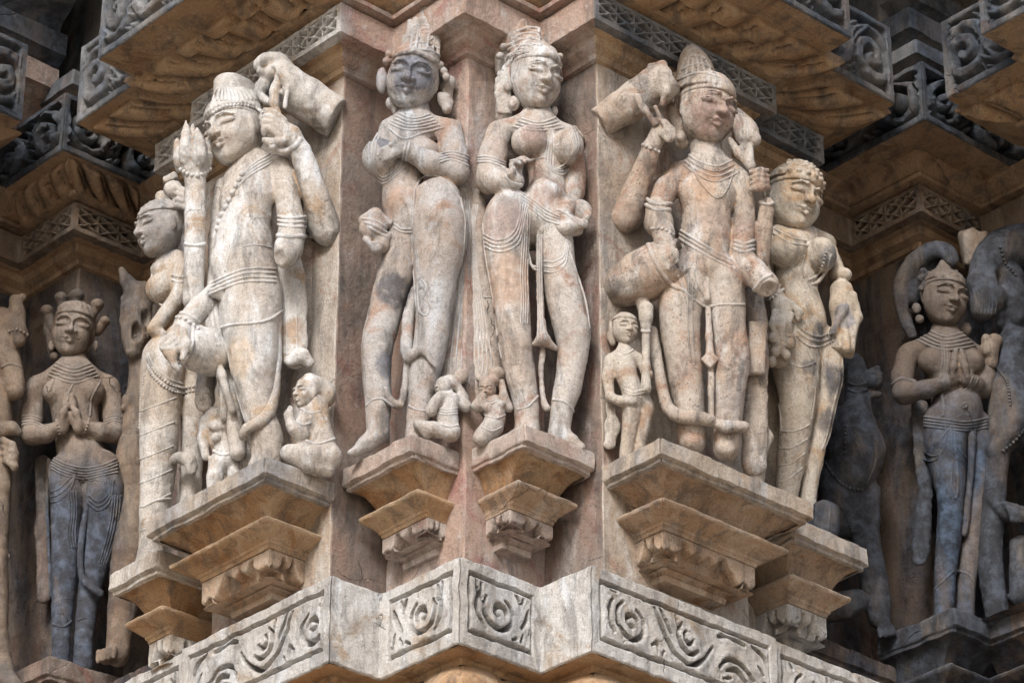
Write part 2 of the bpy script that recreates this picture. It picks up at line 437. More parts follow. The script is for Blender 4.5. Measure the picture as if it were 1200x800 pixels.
M['D'] = stone('cream sandstone with dark flank', (.42, .35, .275), (.50, .455, .39), (.39, .275, .175), pale=.42, pale_col=(.63, .61, .575), grime=0.58, seed=24, crease_ochre=.8, spk_=.4, pits=.6, crack=0,
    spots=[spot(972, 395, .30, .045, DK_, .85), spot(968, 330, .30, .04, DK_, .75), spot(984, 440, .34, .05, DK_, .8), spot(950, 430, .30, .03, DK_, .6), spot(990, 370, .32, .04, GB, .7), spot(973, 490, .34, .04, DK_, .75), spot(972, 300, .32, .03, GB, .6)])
M['E'] = stone('cool pale sandstone', (.43, .385, .34), (.53, .515, .495), (.37, .28, .20), pale=.55, pale_col=(.66, .68, .705), grime=0.56, seed=1, crease_ochre=.85, spk_=.3, pits=.4, crack=.5,
    spots=[spot(285, 235, -.02, .04, (.30, .25, .24), .5), spot(262, 160, .0, .03, (.22, .17, .15), .5), spot(318, 300, .02, .04, (.24, .21, .19), .5), spot(345, 380, .06, .05, (.33, .24, .18), .5), spot(325, 440, .03, .05, (.27, .235, .21), .55), spot(275, 420, .03, .05, (.40, .29, .18), .4)])
M['Fw'] = stone('pale sandstone with dark head', (.42, .36, .30), (.52, .49, .455), (.38, .28, .19), pale=.5, pale_col=(.64, .65, .66), grime=0.56, seed=25, crease_ochre=.8, spk_=.35, pits=.5, crack=0,
    spots=[spot(190, 262, .36, .085, (.18, .18, .19), .65), spot(200, 285, .40, .05, (.18, .18, .19), .5), spot(182, 300, .36, .025, (.2, .15, .11), .6)])
# ------------------------------------------------------------------ stepped temple wall
RW = [(0, 0), (.22, 0), (.22, -.17), (.64, -.17), (.64, -.10), (.87, -.10), (.87, .11), (1.33, .11), (1.33, -.11),
      (1.55, -.11), (1.55, -.57), (1.34, -.57), (1.34, -.80), (1.27, -.80), (1.27, -1.30), (1.9, -1.30)]
LW = [(0, 0), (0, .234), (-.15, .234), (-.15, .62), (-.10, .62), (-.10, .82), (.11, .82), (.11, 1.29), (-.09, 1.29),
      (-.09, 1.51), (-.56, 1.51), (-.56, 1.32), (-.78, 1.32), (-.78, 1.25), (-1.28, 1.25), (-1.28, 1.9)]
PLAN = np.array(LW[::-1]+RW[1:], float)
NL = len(LW)-1                      # index of the centre corner in PLAN

def outward(d):
    return np.array([d[1], -d[0]])

def rough(V, amp=.0014, f=55.):
    n = np.stack([vnoise(V+k*5.3, f)*.6+vnoise(V+k*2.1, f*2.7)*.4 for k in range(3)], -1)
    return V+amp*n

def path_cols(path, off, step, fine=.004):
    """columns along an offset path -> plan xy (n,2), mitre (n,2), segment id, s in segment, corner flag"""
    path = np.asarray(path, float); n = len(path)
    d = np.diff(path, axis=0); L = np.linalg.norm(d, axis=1); d = d/L[:, None]
    nn = np.stack([d[:, 1], -d[:, 0]], 1)
    mit = np.zeros((n, 2)); mit[0] = nn[0]; mit[-1] = nn[-1]; turn = np.zeros(n)
    for i in range(1, n-1):
        if abs(nn[i-1]@nn[i]) > .9: mit[i] = nn[i]
        else: mit[i] = nn[i-1]+nn[i]
        turn[i] = d[i-1, 0]*d[i, 1]-d[i-1, 1]*d[i, 0]
    return path, d, L, nn, mit, turn

def sweep(acc, path, prof, step=.012, pstep=.012, mats=None, rowmats=None, amp=.0014, f=55., hfn=None, segs=None, round_=.003, seed=0., side=None):
    """prof: list of (offset, z) from bottom to top; hfn(seg, s, L, row_t) -> relief along the profile normal"""
    path, d, L, nn, mit, turn = path_cols(path, 0, step)
    if side is not None: mit[1] = nn[1]+side*nn[0]; mit[2] = nn[1]+side*nn[2]; mit[0] = side*mit[0]; mit[3] = side*mit[3]
    prof = np.asarray(prof, float)
    rows = []; rm = []
    for i in range(len(prof)-1):
        k = max(int(np.linalg.norm(prof[i+1]-prof[i])/pstep+.5), 1)
        for j in range(k): rows.append(prof[i]+(prof[i+1]-prof[i])*j/k); rm.append(i)
    rows.append(prof[-1]); rows = np.array(rows)
    tt = np.concatenate([[0], np.cumsum(np.linalg.norm(np.diff(rows, axis=0), axis=1))])
    tg = np.gradient(rows, axis=0); tg /= np.linalg.norm(tg, axis=1, keepdims=True)
    pn = np.stack([tg[:, 1], -tg[:, 0]], 1)          # outward normal of the profile
    for i in range(len(path)-1):
        if segs is not None and i not in segs: continue
        a, b = path[i], path[i+1]
        k = max(int(L[i]/step), 2)
        t = np.linspace(0, 1, k+1)
        if L[i] > .03: t = np.unique(np.concatenate([t, [.004/L[i], 1-.004/L[i]]]))
        A = a[None]+rows[:, :1]*mit[i][None]; B = b[None]+rows[:, :1]*mit[i+1][None]   # rows x 2
        XY = A[:, None]+(B-A)[:, None]*t[None, :, None]
        Ls = np.linalg.norm(B-A, axis=1)
        if round_:
            for e, (j, sgn) in enumerate(((i, 0), (i+1, -1))):
                if 0 < j < len(path)-1 and turn[j] != 0:
                    XY[:, sgn] -= round_*.7*np.sign(turn[j])*mit[j][None]*(1 if turn[j] > 0 else .4)
        G = np.concatenate([XY, np.broadcast_to(rows[:, 1][:, None, None], XY.shape[:2]+(1,))], -1)
        G = rough(G+seed, amp, f)-seed if amp else G
        if hfn is not None:
            S = t[None]*Ls[:, None]
            h = hfn(i, S, Ls[:, None]*np.ones_like(S), tt[:, None]*np.ones_like(S))
            if h is not None:
                G[..., 0] += h*pn[:, None, 0]*nn[i][0]; G[..., 1] += h*pn[:, None, 0]*nn[i][1]; G[..., 2] += h*pn[:, None, 1]
        if rowmats is None:
            acc.grid(G, mats[i] if mats else 0)
        else:
            r = 0
            rm_ = np.array(rm)
            while r < len(rm_):
                e = r
                while e < len(rm_) and rowmats[rm_[e]] == rowmats[rm_[r]]: e += 1
                acc.grid(G[r:e+1], rowmats[rm_[r]])
                r = e
    return acc

# the wall faces: one thing per pier, each running between two hidden inner corners
def face(path, mats, name, label, extra=None):
    t = thing(name, (path[0][0], path[0][1], -.75), label=label, cat='wall')
    a = Acc(); sweep(a, path, [(0, -1.2), (0, .78)], .02, .02, mats=mats, amp=.0030, f=14.); 
    a.build('wall_face', WALLMATS, t, sharp=35)
    return t
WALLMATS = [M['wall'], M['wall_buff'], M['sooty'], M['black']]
P = [tuple(p) for p in PLAN]
W = {}
W['c'] = face(P[NL-1:NL+2], [0, 0], 'corner_pier', 'rosy central corner wall with a vertical arris behind the two large middle statues')
W['r'] = face(P[NL+1:NL+6], [2, 1, 2, 1], 'wall_pier', 'buff projecting wall pier behind the big male statue right of centre')
W['l'] = face(P[NL-5:NL], [1, 2, 1, 2], 'wall_pier', 'buff projecting wall pier behind the big male statue holding a staff at left')
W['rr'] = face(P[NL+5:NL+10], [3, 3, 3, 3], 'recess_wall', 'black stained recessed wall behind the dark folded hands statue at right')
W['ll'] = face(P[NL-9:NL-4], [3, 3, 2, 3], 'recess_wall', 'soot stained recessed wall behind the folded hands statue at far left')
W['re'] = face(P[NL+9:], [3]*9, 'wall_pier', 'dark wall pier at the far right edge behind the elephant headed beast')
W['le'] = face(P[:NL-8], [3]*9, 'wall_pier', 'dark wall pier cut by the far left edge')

# ------------------------------------------------------------------ relief patterns
def sm(x, a, b):
    t = np.clip((x-a)/(b-a), 0, 1); return t*t*(3-2*t)

def flower(S, L, T, H, c):
    """two rows of four petal flowers with sunk triangles between them; S along, T up (0..H)"""
    n = np.maximum(np.round(L/c), 1); w = L/n
    u = (S/w) % 1.0
    v = (T/H*2) % 1.0
    x, y = np.abs(u-.5)*2, np.abs(v-.5)*2
    tri = np.minimum(np.maximum(x, y), 1)-.9*np.minimum(x, y)        # deep between the petals
    hole = sm(tri, .22, .42)*sm(np.maximum(x, y), .90, .80)
    cen = sm(np.hypot(x, y), .30, .12)
    edge = sm(np.minimum(T, H-T), 0.0, .0035)
    return (.004*sm(tri, .4, .1)+.004*cen-.030*hole)*edge

def petals(S, L, T, H, w0):
    """row of plump lotus petals lying on a cyma, each with a crescent cut"""
    n = np.maximum(np.round(L/w0), 1); w = L/n
    v = T/H
    u = (S/w + .50*v+.10*np.sin(3.1*v)) % 1.0
    dome = np.clip(1-np.abs(2*u-1)**2.4, 0, 1)**.7
    fall = sm(v, 1.0, .88)*sm(v, 0, .06)
    groove = np.exp(-((u-.77)/.035)**2)*sm(v, .24, .34)*sm(v, .86, .72)
    valley = np.exp(-(np.minimum(u, 1-u)/.030)**2)
    return (.030*dome-.020*groove-.014*valley)*fall-.014

# ------------------------------------------------------------------ upper cornice: mouldings, flowered band, petals
CB, CT = .752, .822
under = [(0, .70), (.010, .703), (.012, .715), (.030, .726), (.034, .742), (.045, .746), (.048, CB)]
def cornice(segs, name, label, flowers, mat_under, mat_band, mat_top, petal_segs=(), tophi=.882, reach=.185, plain=False, pw=.105):
    segs = set(NL+i for i in segs); flowers = set(NL+i for i in flowers); petal_segs = set(NL+i for i in petal_segs)
    p0 = PLAN[min(segs)]; path = PLAN
    t = thing(name, (p0[0], p0[1], CB), label=label, cat='cornice')
    a = Acc(); sweep(a, path, under, .014, .008, amp=.0016, segs=segs); a.build('under_moulding', mat_under, t, sharp=35)
    a = Acc()
    def hf(i, S, L, T):
        if i not in flowers: return None
        T2 = T-.008-.055; H = CT-CB-.016
        ins = (T2 > 0) & (T2 < H)
        e = sm(S, .010, .013)*sm(L-S, .010, .013)
        return np.where(ins, flower(S-.012, L-.024, np.clip(T2, 0, H), H, .052), 0)*e
    sweep(a, path, [(.020, CB-.0035), (.0715, CB-.0035), (.072, CB), (.072, CB+.004), (.072, CT), (.065, CT+.004), (.030, CT+.005)], .0022, .0022, amp=.0016, f=60, hfn=hf, segs=segs)
    a.build('flower_band', mat_band, t, sharp=50)
    a = Acc(); sweep(a, path, [(.020, CT+.004), (.046, CT+.006), (.088, CT+.010), (.090, CT+.019), (.078, CT+.021)], .014, .006, amp=.0014, segs=segs)
    a.build('fillet', mat_under, t, sharp=35)
    # cyma with petals that carries the eave
    a = Acc()
    if plain:
        sweep(a, path, [(.074, CT+.021), (.088, CT+.025), (.108, CT+.045), (.118, tophi)], .014, .008, amp=.0016, segs=segs)
    else:
        n = 16
        pr = [(.076+(reach-.076)*k/n, CT+.021+(tophi-CT-.021)*(k/n)+ -.006*math.sin(math.pi*k/n)) for k in range(n+1)]
        def hp(i, S, L, T):
            if i not in petal_segs: return None
            H = math.hypot(reach-.076, tophi-CT-.021)+.001
            e = sm(S, .0, .01)*sm(L-S, 0, .01)
            if i >= NL: S = L-S
            return petals(S, L, np.clip(T, 0, H), H, pw)*e
        sweep(a, path, pr, .004, .004, amp=.0012, hfn=hp, segs=segs)
    a.build('petal_moulding', mat_top, t, sharp=60)
    return t

OK_ = M['ochre']; OD = M['ochre_dim']
cornice((-2, -1, 0, 1), 'cornice', 'zigzag red brown cornice over the two middle statues', (), M['wall'], M['wall'], OK_, plain=True, tophi=.9)
cornice((2, 3, 4, 5), 'cornice', 'flowered cornice band with lotus petals above the big male statue right of centre', (2, 4), OK_, M['blue'], OK_, (2, 4))
cornice((-3, -4, -5, -6), 'cornice', 'flowered cornice band with lotus petals above the big male statue holding a staff', (-3, -5), OK_, M['grey'], OK_, (-3, -5))
cornice((6, 7, 8, 9), 'cornice', 'dark recessed cornice with a plain cove over the dark folded hands statue at right', (7, 8), OD, M['tan_dim'], OD, plain=True)
cornice((-7, -8, -9, -10), 'cornice', 'brown recessed cornice with upright petals over the folded hands statue at far left', (-8, -9), OD, M['tan_dim'], OD, (-8, -9), reach=.15, pw=.062)
cornice((10, 11, 12, 13), 'cornice', 'petalled cornice at the upper right edge of the photo', (11, 13), OD, M['blue'], OK_, (11, 13))
cornice((-11, -12, -13, -14), 'cornice', 'dark cornice at the upper left edge of the photo', (), OD, M['blue'], OD, ())

# ------------------------------------------------------------------ eave slabs with carved fronts
def vine(S, L, T, H, lam, depth, seed):
    """scrolling leaf relief: floor sunk by depth, rounded stems and curls raised on it"""
    bor = .016
    ins = np.minimum(np.minimum(T, H-T), np.minimum(S, L-S))
    h = -depth*sm(ins, bor, bor+.006)
    n = np.maximum(np.round(L/lam), 1); w = L/n
    ph = S/w; k = np.floor(ph); u = (ph-k-.5)*w; up = np.where((k+seed) % 2 < 1, 1., -1.)
    v = (T-H/2)*up
    r = np.hypot(u, v+.004); th = np.arctan2(v, u)
    R = .40*H
    spiral = np.abs(((r/(R*.52) - th/(2*np.pi)) % 1.0)-.5)*2
    ridge = sm(spiral, .95, .35)*sm(r, R*1.02, R*.9)
    stem = np.exp(-((v-.30*H*np.cos(np.pi*u/w)-.03*H)/(.07*H))**2)
    leaf = np.exp(-((np.abs(u)-.44*w+.10*v)/(.09*w))**2)*sm(np.abs(v), .46*H, .36*H)*(.6+.4*np.sin(v*260+seed))
    rel = np.maximum(np.maximum(ridge, stem), leaf)
    wob = .2*vnoise(np.stack([S*1.0+seed, T, T*0+seed], -1), 60)
    return h+depth*1.05*np.clip(rel+wob*rel, 0, 1.15)*sm(ins, bor-.002, bor+.008)

def eave(u0, u1, v0, v1, side, name, label, z0=.88, z1=1.09, mats=None, lam=.13, seed=0, depth=.022):
    """slab with its fronts on the -u and -v sides; side 'l' runs along v, 'r' along u"""
    mats = mats or [M['grey'], M['ochre']]
    t = thing(name, ((u0+u1)/2, (v0+v1)/2, z0), label=label, cat='eave slab', group='carved eave slabs')
    path = [(u1, v1), (u0, v1), (u0, v0), (u1, v0)] if side == 'l' else [(u0, v1), (u0, v0), (u1, v0), (u1, v1)]
    a = Acc()
    def hf(i, S, L, T):
        b = T-.004
        return vine(S, L, np.clip(b, 0, z1-z0), z1-z0+.002, lam, depth, seed+i)*(T > .004)
    sweep(a, path, [(-.004, z0), (0, z0+.003), (0, z1), (-.02, z1+.004)], .0035, .0035, amp=.002, f=40, hfn=hf, round_=.006)
    a.build('carved_front', mats[0], t, sharp=60)
    a = Acc()
    nx, ny = max(int((u1-u0)/.012), 2), max(int((v1-v0)/.012), 2)
    X, Yy = np.meshgrid(np.linspace(u0+.004, u1-.001, nx), np.linspace(v0+.004, v1-.001, ny), indexing='ij')
    for z, fl in ((z0, True), (z1+.003, False)):
        G = np.stack([X, Yy, np.full_like(X, z)], -1)
        G[..., 2] += .0018*vnoise(G, 30)
        a.grid(G, 0, flip=not fl)
    a.build('soffit', mats[1], t)
    return t
BO = [M['blue'], M['ochre']]; BD = [M['blueblack'], M['ochre_dim']]
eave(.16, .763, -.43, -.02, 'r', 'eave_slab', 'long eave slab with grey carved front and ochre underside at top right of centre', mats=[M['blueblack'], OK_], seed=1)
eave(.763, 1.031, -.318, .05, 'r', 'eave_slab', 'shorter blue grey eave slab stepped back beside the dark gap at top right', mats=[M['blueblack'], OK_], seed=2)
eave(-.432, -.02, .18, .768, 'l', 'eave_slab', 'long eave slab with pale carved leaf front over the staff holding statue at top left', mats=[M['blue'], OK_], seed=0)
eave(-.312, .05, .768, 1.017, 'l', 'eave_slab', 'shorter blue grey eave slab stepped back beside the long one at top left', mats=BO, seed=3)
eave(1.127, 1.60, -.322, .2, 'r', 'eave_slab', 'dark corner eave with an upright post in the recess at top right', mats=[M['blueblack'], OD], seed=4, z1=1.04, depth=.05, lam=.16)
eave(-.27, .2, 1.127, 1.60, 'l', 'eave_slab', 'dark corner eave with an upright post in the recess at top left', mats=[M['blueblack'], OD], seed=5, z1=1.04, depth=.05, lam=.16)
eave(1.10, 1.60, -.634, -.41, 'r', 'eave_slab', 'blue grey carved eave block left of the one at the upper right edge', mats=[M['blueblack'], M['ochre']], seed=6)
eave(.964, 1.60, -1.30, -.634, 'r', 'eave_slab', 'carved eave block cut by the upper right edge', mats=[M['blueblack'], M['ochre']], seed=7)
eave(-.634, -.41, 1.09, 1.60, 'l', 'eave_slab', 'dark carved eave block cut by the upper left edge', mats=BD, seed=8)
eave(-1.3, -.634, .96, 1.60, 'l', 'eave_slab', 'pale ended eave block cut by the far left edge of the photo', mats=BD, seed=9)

# next storey: plain stepped mass above the recesses, with a few ledges
def ledge(path, z, h, out, name, label, mat, mat2):
    t = thing(name, (path[0][0], path[0][1], z), label=label, cat='ledge')
    a = Acc(); sweep(a, path, [(-.09, z-.10), (-.07, z-.06), (-.01, z-.012), (0, z-.008), (0, z+h), (-.05, z+h+.03), (-.14, z+h+.034)], .02, .014, amp=.003, f=25)
    a.build('moulding', mat, t, sharp=35)
    return t
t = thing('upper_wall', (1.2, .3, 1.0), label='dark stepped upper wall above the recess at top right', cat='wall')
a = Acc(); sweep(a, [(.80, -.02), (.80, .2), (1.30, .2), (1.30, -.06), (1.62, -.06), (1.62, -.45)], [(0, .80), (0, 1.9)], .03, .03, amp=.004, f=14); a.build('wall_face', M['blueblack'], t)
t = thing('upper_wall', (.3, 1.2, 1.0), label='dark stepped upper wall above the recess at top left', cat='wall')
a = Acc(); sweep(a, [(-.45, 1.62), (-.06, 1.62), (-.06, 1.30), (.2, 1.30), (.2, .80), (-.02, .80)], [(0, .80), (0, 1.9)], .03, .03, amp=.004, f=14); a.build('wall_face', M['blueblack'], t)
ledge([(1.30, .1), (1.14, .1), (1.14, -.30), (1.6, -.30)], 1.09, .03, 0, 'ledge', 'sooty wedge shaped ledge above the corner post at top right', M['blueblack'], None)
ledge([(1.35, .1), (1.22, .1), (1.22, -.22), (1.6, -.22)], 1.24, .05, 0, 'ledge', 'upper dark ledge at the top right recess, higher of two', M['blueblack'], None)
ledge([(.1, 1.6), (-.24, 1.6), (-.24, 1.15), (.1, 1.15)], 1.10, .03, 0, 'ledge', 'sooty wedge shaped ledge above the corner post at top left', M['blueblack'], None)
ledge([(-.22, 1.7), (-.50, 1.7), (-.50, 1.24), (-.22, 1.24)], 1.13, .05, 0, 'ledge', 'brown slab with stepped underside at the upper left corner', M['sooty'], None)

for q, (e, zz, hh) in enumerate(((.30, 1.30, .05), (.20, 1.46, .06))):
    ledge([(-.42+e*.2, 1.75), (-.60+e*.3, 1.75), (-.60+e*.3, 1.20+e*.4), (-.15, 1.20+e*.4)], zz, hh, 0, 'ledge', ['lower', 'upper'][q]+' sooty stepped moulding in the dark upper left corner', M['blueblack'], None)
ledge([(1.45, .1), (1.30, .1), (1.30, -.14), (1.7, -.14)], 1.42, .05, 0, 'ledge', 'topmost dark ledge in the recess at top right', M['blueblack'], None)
eave(.70, 1.9, -.62, .3, 'r', 'eave_slab', 'broad unseen eave of the next storey, added to shade the top right recess', z0=1.62, z1=1.80, mats=[M['blueblack'], OD], seed=11)  # this eave and the next: out of view, added to shade the recesses
eave(-.62, .3, .70, 1.9, 'l', 'eave_slab', 'broad unseen eave of the next storey, added to shade the top left recess', z0=1.62, z1=1.80, mats=[M['blueblack'], OD], seed=12)
# ------------------------------------------------------------------ pedestals
def lobes(S, L, T, H, sgn):
    """hanging leaf on a bracket: corner leaf, curled notch, wavy edge and end leaf over a receding bell"""
    s = S if sgn > 0 else L-S
    q = 1-T/H                                   # 0 top, 1 bottom
    Lc = np.minimum(L, .15); wl = .34*Lc; f = s/wl
    c = np.where(f < 1, .66-.16*f+.09*np.abs(np.cos(f*4.7)),
        np.where(f < 1.45, .12+.9*np.abs((f-1.2)/.25)**3*.3, .40+.07*np.sin((s-1.45*wl)*190)+.42*sm(s/L, .66, .84)-.5*np.exp(-((s/L-.66)/.045)**2)))
    inn = sm(c-q, .0, .05)
    belly = -.016-.024*q
    return belly*(1-inn)*sm(T, -.001, .003)-.003*inn*sm(c-q, .16, .0)
def pedestal(u0, u1, v0, v1, side, z, label, mats, s=1.0, sf=1.0, leaf=True, zs=1.0, zb=1.0, deep=.30, name='pedestal', grp=True, rim=0):
    """z: top; stacked from the top: slab, cove, plate, leaf block"""
    t = thing(name, ((u0+u1)/2, (v0+v1)/2, z-.25*zs), label=label, cat='pedestal', group='pedestals under the statues' if grp else None)
    path = [(u1, v1), (u0, v1), (u0, v0), (u1, v0)] if side == 'l' else [(u0, v1), (u0, v0), (u1, v0), (u1, v1)]
    k = dict(side=sf)
    Z = lambda q: z-q*zs
    a = Acc(); sweep(a, path, [(-.020*s, Z(.050)), (-.010*s, Z(.048)), (-.010*s, Z(.041)), (-.003, Z(.039)), (0, Z(.037)), (0, Z(.003)), (-.004, Z(0)), (-.3*min(s, 1), Z(0))], .008, .006, amp=.0036, f=32, round_=.007, **k)
    a.build('slab', mats[0], t, sharp=40)
    n = 8
    cv = [(-(.014+.074*(q/n)**.72)*s, Z(.045+.058*(q/n)**1.5)) for q in range(n, -1, -1)]
    a = Acc(); sweep(a, path, cv, .012, .01, amp=.0018, f=30, **k); a.build('cove', mats[1], t, sharp=50)
    a = Acc(); sweep(a, path, [(-.100*s, Z(.1465)), (-.086*s, Z(.1455)), (-.083*s, Z(.139)), (-.0795*s, Z(.1375)), (-.078*s, Z(.132)), (-.060*s, Z(.1235)), (-.039*s, Z(.114)), (-.0365*s, Z(.109)), (-.040*s, Z(.1055)), (-.105*s, Z(.100))], .010, .008, amp=.0018, f=40, round_=.004, **k)
    a.build('plate', mats[2], t, sharp=40)
    a = Acc()
    def hf(i, S, L, T):
        H = .058*zs*zb
        if not leaf or i == (0 if side == 'r' else 2) and False: return None
        return lobes(S, L, T, H, 1 if i == 1 and side == 'r' or i == 2 else -1)*(T < H+.001)
    if leaf:
        sweep(a, path, [(-.088*s, Z(.148+.058*zb)), (-.088*s, Z(.148)), (-.092*s, Z(.144))], .003, .003, amp=.001, hfn=hf, **k)
        sweep(a, path, [(-.17*s, Z(.172+.058*zb)), (-.133*s, Z(.169+.058*zb)), (-.130*s, Z(.158+.058*zb)), (-.134*s, Z(.156+.058*zb)), (-.130*s, Z(.150+.058*zb)), (-.120*s, Z(.1475+.058*zb))], .008, .006, amp=.001, **k)
    else:
        sweep(a, path, [(-.088*s, Z(deep)), (-.088*s, Z(.146))], .01, .01, amp=.002, **k)
    a.build('leaf_block' if leaf else 'block', mats[3], t, sharp=60)
    return t
SL, OC, GR, PA = M['slab'], M['ochre'], M['grey'], M['pale']
OC, ST, SL = M['slab_ochre'], M['slabtop'], M['slab']
pedestal(.02, .216, -.16, 0.0, 'r', -.243, 'rosy leaf carved bracket under the middle statue right of the central arris', [M['rosytop'], OC, SL, M['rosytop']], sf=.45, zb=.68)
pedestal(-.13, 0.0, .012, .231, 'l', -.252, 'rosy leaf carved bracket under the middle statue left of the central arris', [M['rosytop'], OC, OC, M['rosytop']], s=.9, sf=.5, zb=.68)
pedestal(.222, .66, -.34, -.17, 'r', -.272, 'broad pedestal with a drooping leaf block under the big male statue right of centre', [ST, SL, SL, SL], s=1.0, zs=1.0, zb=1.0)
pedestal(.675, .905, -.27, -.10, 'r', -.272, 'smaller grey pedestal stepped back at right under the tall woman statue', [ST, SL, SL, GR], s=.9, sf=.7, zs=1.05)
pedestal(-.33, -.15, .225, .622, 'l', -.290, 'broad ochre bellied pedestal under the big male statue holding a staff', [ST, OC, OC, SL], s=1.0, zs=1.0, zb=1.0)
pedestal(-.285, -.10, .635, .805, 'l', -.335, 'smaller pale pedestal stepped back at left under the woman beside the staff statue', [PA, OC, OC, PA], s=.9, sf=.6, zs=1.05)
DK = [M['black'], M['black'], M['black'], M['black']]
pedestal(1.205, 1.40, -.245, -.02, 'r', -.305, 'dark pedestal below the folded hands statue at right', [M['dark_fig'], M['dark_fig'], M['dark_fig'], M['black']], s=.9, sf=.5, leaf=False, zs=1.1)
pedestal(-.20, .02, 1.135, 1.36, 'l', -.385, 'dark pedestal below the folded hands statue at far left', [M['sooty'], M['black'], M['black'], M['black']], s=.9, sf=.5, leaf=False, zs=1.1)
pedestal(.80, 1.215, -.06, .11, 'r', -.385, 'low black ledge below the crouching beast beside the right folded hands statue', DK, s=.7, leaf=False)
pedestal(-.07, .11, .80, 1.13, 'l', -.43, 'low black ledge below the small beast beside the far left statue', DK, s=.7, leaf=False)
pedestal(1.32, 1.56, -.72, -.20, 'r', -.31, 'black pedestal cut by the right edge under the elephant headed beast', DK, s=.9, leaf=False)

# ------------------------------------------------------------------ base band with carved scroll panels
ZC, ZD = -.536, -.724
BR = [(-.078, -.078), (.137, -.078), (.137, -.222), (.66, -.222), (.66, -.212), (1.0, -.212), (1.0, .10), (1.18, .10), (1.18, -.30), (1.41, -.30), (1.41, -.78), (1.2, -.78), (1.2, -1.3), (1.9, -1.3)]
BL = [(-.078, -.078), (-.078, .158), (-.207, .158), (-.207, .64), (-.195, .64), (-.195, .98), (.10, .98), (.10, 1.16), (-.22, 1.16), (-.22, 1.40), (-.75, 1.40), (-.75, 1.9)]
BP = np.array(BL[::-1]+BR[1:], float); BN = len(BL)-1
def arc(cx, cy, r, a0, a1, r1=None, n=14):
    r1 = r if r1 is None else r1
    return [(cx+(r+(r1-r)*i/n)*math.cos(math.radians(a0+(a1-a0)*i/n)), cy+(r+(r1-r)*i/n)*math.sin(math.radians(a0+(a1-a0)*i/n))) for i in range(n+1)]
# grooves in panel units of its height H: x from the left, y up from the bottom
G1 = [arc(.60, .52, .33, 150, 425, .23), arc(.60, .52, .13, -40, 240, .08), arc(.60, .52, .47, 150, 212), [(.10, .90), (.12, .70)], [(.23, .92), (.20, .74), (.23, .60)], [(.13, .46), (.20, .30), (.30, .18)],
      [(.90, .94), (.99, .80), (1.01, .68)], [(1.09, .92), (1.06, .80)], [(1.24, .78), (1.15, .55), (1.05, .38)], [(1.21, .38), (1.25, .16)], [(1.09, .28), (1.03, .14)], [(.84, .12), (.94, .18)]]
G2 = [[(1.33-x, y) for x, y in g] for g in G1]
G3 = [arc(.62, .50, .33, 120, 420, .25), arc(.62, .50, .12, 0, 290, .08), arc(.62, .50, .47, 145, 215), [(.18, .90), (.34, .93)], [(1.10, .94), (1.20, .74), (1.36, .44), (1.62, .22), (1.92, .18), (2.20, .36), (2.38, .60)],
      [(1.26, .90), (1.38, .68), (1.46, .56)], arc(1.88, .60, .27, 130, 320, .23), arc(1.86, .62, .10, 120, 350), [(1.56, .90), (1.60, .70)], [(1.06, .24), (1.16, .32), (1.18, .14)], [(1.30, .14), (1.32, .2)],
      [(2.52, .30), (2.70, .48), (2.98, .50), (3.30, .30)], [(2.68, .30), (2.90, .36), (3.10, .22)], [(2.60, .14), (2.78, .2)], [(3.54, .34), (3.62, .14)], [(3.40, .58), (3.52, .46)], [(2.50, .82), (2.74, .90), (3.10, .84)], [(3.28, .88), (3.5, .8), (3.62, .62)]]
G4 = [[(3.75-x, y) for x, y in g] for g in G3]
G5 = [arc(.55, .5, .32, 120, 420, .25), arc(.55, .5, .12, 0, 300, .08), [(1.0, .9), (1.1, .65), (1.3, .3), (1.6, .25), (1.8, .5)], arc(1.6, .64, .24, 100, 330, .2), arc(1.6, .64, .09, 0, 300), [(.12, .92), (.2, .82)]]
def groove_map(G, S, T, H):
    best = np.full(S.shape, 9.0)
    P0 = np.stack([S, T], -1)
    for g in G:
        g = np.array(g)*H
        g = catmull(g, .006); gl = min(1., max(.55, np.linalg.norm(np.diff(g, axis=0), axis=1).sum()/.06))
        for i in range(len(g)-1):
            a, b = g[i], g[i+1]; ab = b-a; l2 = ab@ab+1e-12
            t = np.clip(((P0-a)@ab)/l2, 0, 1)
            f = (i+.5)/len(g)
            w = gl*(.45+.55*math.sin(math.pi*min(max(f, .06), .94)))     # slots taper to their ends
            best = np.minimum(best, np.hypot(*np.moveaxis(P0-a-t[..., None]*ab, -1, 0))/w)
    return best
PANELS = {0: G1, 2: G3, 4: G5, -1: G2, -3: G4, -5: G4, 8: G1}
def bandh(i, S, L, T):
    g = PANELS.get(i-BN)
    if g is None: return None
    H = ZC-ZD; mx, my = .024, .030
    bl = S-mx; bt = T-my-.004; ph = H-2*my; pl = L-2*mx
    # slot along the panel's edges, deeper at the top and bottom
    e = np.minimum(np.minimum(bl, pl-bl)*1.6, np.minimum(bt, ph-bt))
    slot = sm(e, -.002, .001)*sm(e, .0085, .0055)
    ins = sm(e, .010, .013)
    d = groove_map(g, bl-.005, bt, ph)
    cut = sm(d, .0064, .0046)
    wob = .0016*vnoise(np.stack([S, T, S*0+i], -1), 45)+.0012*np.exp(-((np.abs(d-.013))/.005)**2)
    rim = sm(T, .0, .004)*sm(H-T, -.002, .003)
    return (-.032*slot-.044*cut*ins+wob*ins)*rim
BT = thing('base_band', (0, 0, ZD), label='pale grey zigzag stone band carved with scroll panels along the bottom', cat='carved band')
a = Acc()
sg = set(range(BN-5, BN+5))
sweep(a, BP, [(-.004, ZD), (0, ZD+.003), (0, ZC-.004), (-.006, ZC), (-.04, ZC+.004), (-.20, ZC+.004)], .0023, .0023, amp=.0030, f=30, hfn=bandh, segs=sg, round_=.007)
